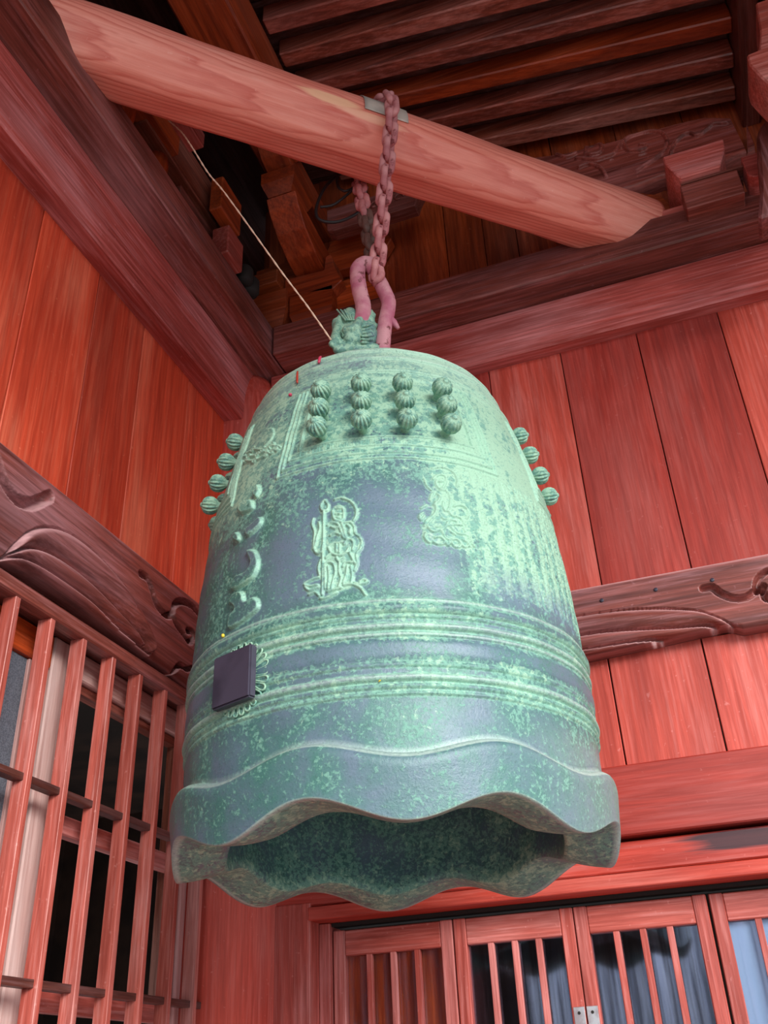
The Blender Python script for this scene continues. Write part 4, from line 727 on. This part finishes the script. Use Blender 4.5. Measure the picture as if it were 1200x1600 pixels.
# patina colour attribute (R green amount, G bright edges, B bare dark metal)
tdA=np.degrees(Tall-AZ0); nr=Rall.shape[0]
def sm(x,a,b): t=np.clip((x-a)/(b-a),0,1); return t*t*(3-2*t)
G=np.full(Rall.shape,.37)
G-=.07*(1-sm(tdA,-60,-25))*(Zall<2.3)+.03*(Zall<1.96)
G+=.30*sm(Zall,2.28,2.40)                                   # upper part greener
G+=.42*sm(tdA,20,28)*(1-sm(tdA,80,110))*sm(Zall,2.125,2.15)*(1-sm(Zall,2.40,2.47))*(.62+.38*np.sin(np.radians(tdA)*360/5.5))
G+=.16*sm(tdA,8,20)*sm(Zall,2.20,2.30)
G+=.05*np.exp(-((Zall-2.075)/.03)**2)+.09*np.exp(-((Zall-1.985)/.035)**2)+.06*(1-sm(tdA,-50,-30))
G-=.16*np.exp(-((Zall-2.031)/.014)**4)
G-=.02*sm(-Zall,-1.90,-1.88)
Dk=.62*sm(tdA,-33,-27)*(1-sm(tdA,14,24))*sm(Zall,2.115,2.135)*(1-sm(Zall,2.27,2.35))
Dk=np.maximum(Dk,.55*sm(tdA,24,30)*(1-sm(tdA,60,70))*sm(Zall,2.11,2.13)*(1-sm(Zall,2.15,2.20)))
Dk=np.maximum(Dk,.5*np.exp(-((Zall-2.031)/.014)**4)); Dk=np.maximum(Dk,.15*(Zall<1.96)); DUT=.32*sm(Zall,2.52,2.66)+.25*sm(tdA,55,90)*(1-sm(tdA,120,150))*sm(Zall,2.36,2.48)+.22*sm(tdA,22,60)*(1-sm(Zall,1.92,1.96))
E_=np.zeros_like(G)
n1=H.shape[0]
gz=np.abs(np.gradient(H,axis=0))*1.0; gu=np.abs(np.gradient(H,axis=1)); gr=np.sqrt((gz/ (0.8/nz1))**2+(gu/.00124)**2)
Eh=np.clip((gr-.35)*.6,0,1)
def blur(a):
    for _ in range(2): a=(a+np.roll(a,1,0)+np.roll(a,-1,0)+np.roll(a,1,1)+np.roll(a,-1,1))/5
    return a
Eh=blur(Eh); E_[:n1]=np.clip(Eh*1.2,0,.7)
near=np.clip(blur(blur(blur(FIG+ (RL>0)))),0,1)
G[:n1]+=.30*near; Dk[:n1]*=1-.75*near
G[:n1]+=.25*blur((K>0)*1.0)*0+.2*blur(blur((gr>.3)*1.0))
DU=DUT.copy(); ad_=(.55+.45*sm(tdA,-60,40)); DU[n1-7:n1+3]=np.linspace(.1,.9,10)[:,None]*ad_[:1]                                             # ledge line
DU[n1+ns-2:n1+ns]=.6*ad_[:2]
for z_,w_ in ((2.105,.002),(2.0655,.0025),(2.053,.002),(1.989,.0025),(2.655,.003),(2.628,.003)): DU=np.maximum(DU,.55*np.exp(-((Zall-z_)/w_)**2)*(np.arange(nr)[:,None]<n1))                                        # lower rim line
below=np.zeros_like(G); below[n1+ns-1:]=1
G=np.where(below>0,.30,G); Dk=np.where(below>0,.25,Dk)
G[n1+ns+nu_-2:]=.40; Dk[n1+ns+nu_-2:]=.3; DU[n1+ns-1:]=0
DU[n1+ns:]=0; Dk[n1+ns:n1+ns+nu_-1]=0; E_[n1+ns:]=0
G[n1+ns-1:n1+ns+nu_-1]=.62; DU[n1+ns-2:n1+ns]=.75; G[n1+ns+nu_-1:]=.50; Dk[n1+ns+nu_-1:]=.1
colr=np.stack([np.clip(G,0,1),np.clip(E_,0,1),np.clip(Dk,0,1),np.clip(DU,0,1)],-1).reshape(-1,4).astype(np.float32)
at=me.color_attributes.new('patina','FLOAT_COLOR','POINT'); at.data.foreach_set('color',colr.ravel())
link('bell_body',me,M_bell,bell)
# bosses
bm=bmesh.new(); seg=112; prof=[(.0075,-.022),(.0078,-.010),(.0085,-.006),(.0128,-.002),(.0158,.004),(.0166,.010),(.0158,.016),(.0128,.0215),(.0085,.0245),(.0050,.0255),(.0048,.0272),(.0032,.0285),(.0005,.0290)]
rings=[]
for i,(r,z) in enumerate(prof):
    rib=(0,0,0,.05,.09,.10,.10,.11,.12,.08,0,0,0)[i]
    rings.append([bm.verts.new((r*(1+rib*(abs(math.cos(7*2*math.pi*k/seg))*2-1.2))*math.cos(2*math.pi*k/seg),r*(1+rib*(abs(math.cos(7*2*math.pi*k/seg))*2-1.2))*math.sin(2*math.pi*k/seg),z)) for k in range(seg)])
for Aq,Bq in zip(rings[:-1],rings[1:]):
    for k in range(seg): bm.faces.new((Aq[k],Aq[(k+1)%seg],Bq[(k+1)%seg],Bq[k]))
bm.faces.new(rings[-1]); bmesh.ops.recalc_face_normals(bm,faces=bm.faces)
bme=bpy.data.meshes.new('boss'); bm.to_mesh(bme); bm.free(); bme.materials.append(M_boss)
for p in bme.polygons: p.use_smooth=True
for pc,rows in ((2.3,(2.518,2.473,2.429)),(107.5,(2.612,2.565,2.516,2.468)),(-104.5,(2.618,2.571,2.522,2.472)),(182.5,(2.563,2.518,2.473,2.429))):
    for z in rows:
        for k in range(4):
            t=math.radians(pc+(k-1.5)*12.75)+AZ0; r=float(rprof(np.array(z)))
            sl=(float(rprof(np.array(z+.01)))-float(rprof(np.array(z-.01))))/.02
            nrm=Vector((math.cos(t),math.sin(t),-sl*.45)).normalized()
            o=bpy.data.objects.new('boss',bme); COL.objects.link(o); o.parent=bell
            o.matrix_local=Matrix.Translation(Vector((r*math.cos(t),r*math.sin(t),z-Z0))+nrm*.018)@nrm.to_track_quat('Z','Y').to_matrix().to_4x4()@Matrix.Rotation(random.uniform(0,6),4,'Z')
# striking spot : petal ring and black plate
tp=math.radians(-39.2)+AZ0; cz=2.026; nrm=Vector((math.cos(tp),math.sin(tp),0)); tan=Vector((-math.sin(tp),math.cos(tp),0))
c0=nrm*(.335)+Vector((0,0,cz-Z0))
def onb(u,v,h):   # u along surface, v up
    a=tp+u/.335; return Vector((math.cos(a)*(.335+h),math.sin(a)*(.335+h),cz-Z0+v))
bm=bmesh.new(); NP=26
for k in range(NP):
    a=2*math.pi*k/NP; da=math.pi/NP*.8; P_=[]
    for rr_,dd in ((.026,-.5),(.048,-1),(.0535,-.6),(.055,0),(.0535,.6),(.048,1),(.026,.5)): P_.append(onb(rr_*math.cos(a+da*dd),rr_*math.sin(a+da*dd),.003))
    tube_bm(bm,smooth_path(P_,3),.0016,6)
tube_bm(bm,[onb(.026*math.cos(t),.026*math.sin(t),.003) for t in np.linspace(0,2*math.pi,40)[:-1]],.003,6,True)
bmesh.ops.recalc_face_normals(bm,faces=bm.faces); me=bpy.data.meshes.new('petal_ring'); bm.to_mesh(me); bm.free(); link('petal_ring',me,M_boss,bell,True)
pb=bmesh.new(); vs=[]; q=.040
for h in (.006,.020):
    for u,v in ((-q,-q),(q,-q),(q,q),(-q,q)):
        vs.append(pb.verts.new(nrm*(.335+h)+tan*(u-.001)+Vector((0,0,cz-Z0+v+.0))))
for f in ((0,1,2,3),(4,7,6,5),(0,4,5,1),(1,5,6,2),(2,6,7,3),(3,7,4,0)): pb.faces.new([vs[i] for i in f])
bmesh.ops.recalc_face_normals(pb,faces=pb.faces); bmesh.ops.bevel(pb,geom=list(pb.edges),offset=.0025,segments=2,affect='EDGES')
me=bpy.data.meshes.new('striking_plate'); pb.to_mesh(me); pb.free(); o=link('striking_plate',me,M_plate,bell); tag(o,'black square striking plate')
M_pk=plain('magenta_paint',s2l((190,60,90)),.5); M_rd=plain('red_paint_drip',s2l((170,52,36)),.5)
for nm,a0,z0_,a1,z1_,r_0,mt in (('paint_drip',-33.8,2.640,-31.2,2.598,.0022,M_rd),('paint_drip',-23.8,2.664,-23.2,2.640,.003,M_pk),('paint_spot',-33.2,2.571,-32.8,2.567,.0035,M_pk),('paint_spot',-47.0,2.113,-46.9,2.108,.0028,M_tag),('paint_spot',-2,1.984,-1.9,1.983,.0022,M_tag)):
    P_=[]
    for k in range(6):
        t=k/5; zz=z0_+(z1_-z0_)*t; aa=math.radians(a0+(a1-a0)*t)+AZ0; rr_=float(rprof(np.array(zz)))+.0045; P_.append(Vector((rr_*math.cos(aa),rr_*math.sin(aa),zz-Z0)))
    tube(nm,P_,[r_0*(.5+.5*math.sin(math.pi*(.15+.7*k/5))) for k in range(6)],mt,bell,8)
# dragon-headed loop on the crown
def capsules(L,bm,seg=14):
    for a,b,r1,r2 in L:
        a,b=Vector(a),Vector(b); d=b-a; n=7; P_=[];R_=[]
        dn=d.normalized() if d.length>1e-6 else Vector((0,0,1))
        for t in (-1,-.94,-.8,-.5,0): P_.append(a+dn*r1*t); R_.append(max(r1*math.sqrt(max(0,1-t*t)),r1*.04))
        for t in (.33,.66): P_.append(a+d*t); R_.append(r1+(r2-r1)*t)
        for t in (0,.5,.8,.94,1): P_.append(b+dn*r2*t); R_.append(max(r2*math.sqrt(max(0,1-t*t)),r2*.04))
        tube_bm(bm,P_,R_,seg)
bm=bmesh.new(); capsules(D['dragon']+D['eye'],bm)
tube_bm(bm,smooth_path([(.54,-.66,2.70),(.55,-.655,2.77),(.59,-.64,2.81),(.63,-.625,2.82),(.67,-.61,2.81),(.71,-.595,2.77),(.715,-.59,2.70)],5),.024,14)
bmesh.ops.recalc_face_normals(bm,faces=bm.faces); me=bpy.data.meshes.new('dragon_loop'); bm.to_mesh(me); bm.free()
o=link('dragon_loop',me,M_boss,bell,True); o.matrix_parent_inverse=Matrix.Translation((-bx,-by,-1.79)); tag(o,'dragon headed bronze hanging loop')
rmod=o.modifiers.new('r','REMESH'); rmod.mode='VOXEL'; rmod.voxel_size=.0028; rmod.use_smooth_shade=True
sm_=o.modifiers.new('s','SMOOTH'); sm_.iterations=4; sm_.factor=.5
bm=bmesh.new(); capsules(D['mane'],bm,8); bmesh.ops.recalc_face_normals(bm,faces=bm.faces); me=bpy.data.meshes.new('mane_ridge'); bm.to_mesh(me); bm.free()
o=link('mane_ridge',me,M_boss,bell,True); o.matrix_parent_inverse=Matrix.Translation((-bx,-by,-1.79))
# ================================================================= SHACKLE, CHAIN
hk=empty('shackle',(bx,by,2.87)); tag(hk,'pink painted iron shackle holding the bell by its dragon loop','shackle')
inv=Matrix.Translation((-bx,-by,-2.87))
for nm,P_,r in (('shackle_rod',D['rodA'],.0175),('shackle_rod',D['rodB'],.0165)):
    o=tube(nm,smooth_path(P_,7),r,M_hook,hk,16,wob=.02); o.matrix_parent_inverse=inv
a,b=Vector(D['pin'][0]),Vector(D['pin'][1]); o=tube('shackle_pin',[a-(b-a)*.0,a,b,b+(b-a)*.05],.011,M_hook,hk,12); o.matrix_parent_inverse=inv
dr=Vector(D['rodB'][5]); o=tube('paint_drip',[dr+Vector((.008,-.0,.012)),dr+Vector((.018,.006,.0)),dr+Vector((.026,.01,-.016))],[.010,.008,.004],M_hook,hk,10); o.matrix_parent_inverse=inv
# chain : loop over the log down to the shackle
pc=A+(B-A)*.512; d1=Vector((ax.y,-ax.x,0)).normalized()   # toward camera side
if d1.dot(Vector((1,-1,0)))<0: d1=-d1
RR=.0935+.018; hook=Vector(D['hooktop'])+Vector((0,0,.0))
def P2(s,z): return pc+d1*s+Vector((0,0,z))
hs=(hook-pc).dot(d1); hz=(hook-pc).z; hoff=(hook-pc)-d1*hs-Vector((0,0,hz))
Dd=math.hypot(hs,hz); base_a=math.atan2(hz,hs); be=math.acos(RR/Dd)
a1=base_a+be; a2=base_a-be   # tangent angles (both sides)
pts=[]
# camera side straight part from hook up to tangent
aF=a1 if math.cos(a1)>math.cos(a2) else a2; aBk=a2 if aF==a1 else a1
tF=(RR*math.cos(aF),RR*math.sin(aF)); tB=(RR*math.cos(aBk),RR*math.sin(aBk))
N=40
for i in range(N): k=i/N; pts.append(P2(hs+(tF[0]-hs)*k,hz+(tF[1]-hz)*k)+hoff*(1-k))
af=math.atan2(tF[1],tF[0]); ab=math.atan2(tB[1],tB[0]); 
while ab<af: ab+=2*math.pi
for i in range(N): k=i/N; t=af+(ab-af)*k; pts.append(P2(RR*math.cos(t),RR*math.sin(t)))
for i in range(N+1): k=i/N; pts.append(P2(tB[0]+(hs-tB[0])*k,tB[1]+(hz-tB[1])*k)+hoff*k)
cum=[0]
for p,q in zip(pts[:-1],pts[1:]): cum.append(cum[-1]+(q-p).length)
def at_(s):
    s=max(0,min(cum[-1],s)); i=max(j for j in range(len(cum)) if cum[j]<=s+1e-9); i=min(i,len(pts)-2)
    k=(s-cum[i])/max(1e-9,cum[i+1]-cum[i]); return pts[i].lerp(pts[i+1],k)
def link_mesh(nm,mat):
    l_,w_,r=.0300,.0122,.0084; P_=[]
    for t in np.linspace(0,math.pi,9): P_.append((w_*math.cos(t),0,l_-.0122+w_*math.sin(t)))
    for t in np.linspace(math.pi,2*math.pi,9): P_.append((w_*math.cos(t),0,-(l_-.0122)+w_*math.sin(t)))
    bm=bmesh.new(); tube_bm(bm,P_,r,10,True); bmesh.ops.recalc_face_normals(bm,faces=bm.faces)
    me=bpy.data.meshes.new(nm); bm.to_mesh(me); bm.free(); me.materials.append(mat)
    for p in me.polygons: p.use_smooth=True
    return me
ml,md=link_mesh('chain_link',M_chain),link_mesh('chain_link_dull',M_chaind)
ch=empty('chain',pc); tag(ch,'rusty pink link chain looped over the log down to shackle','chain')
pitch=.0425; n=int((cum[-1]-.01)/pitch); pitch=(cum[-1]-.01)/n
for i in range(n+1):
    s=.005+i*pitch; p=at_(s); t=(at_(s+.01)-at_(s-.01)).normalized()
    q=t.to_track_quat('Z','Y').to_matrix().to_4x4()
    last=cum[-1]-s
    me_=md if (last<.30 and last>.02) else ml
    o=bpy.data.objects.new('chain_link',me_); COL.objects.link(o); o.parent=ch
    o.matrix_local=Matrix.Translation(p-pc)@q@Matrix.Rotation(math.radians(38+(90 if i%2 else 0)+random.uniform(-8,8)),4,'Z')
# a few slack links and rope, cable, clip
rp=empty('rope',D['rope'][0]); tag(rp,'thin pale rope stretched from brackets down to dragon head','rope')
R0_=Vector(D['rope'][0])
pp=smooth_path([Vector(p)-R0_ for p in D['rope']],10)
for ph_ in (0,math.pi):
    tw=[p+Vector((math.cos(i*1.3+ph_),math.sin(i*1.3+ph_),0))*.0009 for i,p in enumerate(pp)]
    tube('strand',tw,.0014,M_rope,rp,6)
cb=empty('cable_coil',D['cable'][0]); tag(cb,'black cable coil hanging under the log behind the chain','cable'); R1_=Vector(D['cable'][0])
tube('cable_loop',smooth_path([Vector(p)-R1_ for p in D['cable']],6),.0042,M_cable,cb,8)
tube('cable_loop',smooth_path([Vector(p)-R1_+Vector((.01,-.01,0)) for p in D['cable2']],6),.0036,M_cable,cb,8)
tube('wire_clip',[Vector(p)-R1_ for p in D['clip']],.0022,M_steel,cb,6)
bm=bmesh.new(); bmesh.ops.create_cone(bm,cap_ends=True,segments=20,radius1=.032,radius2=.028,depth=.04); me=bpy.data.meshes.new('lamp_body'); bm.to_mesh(me); bm.free()
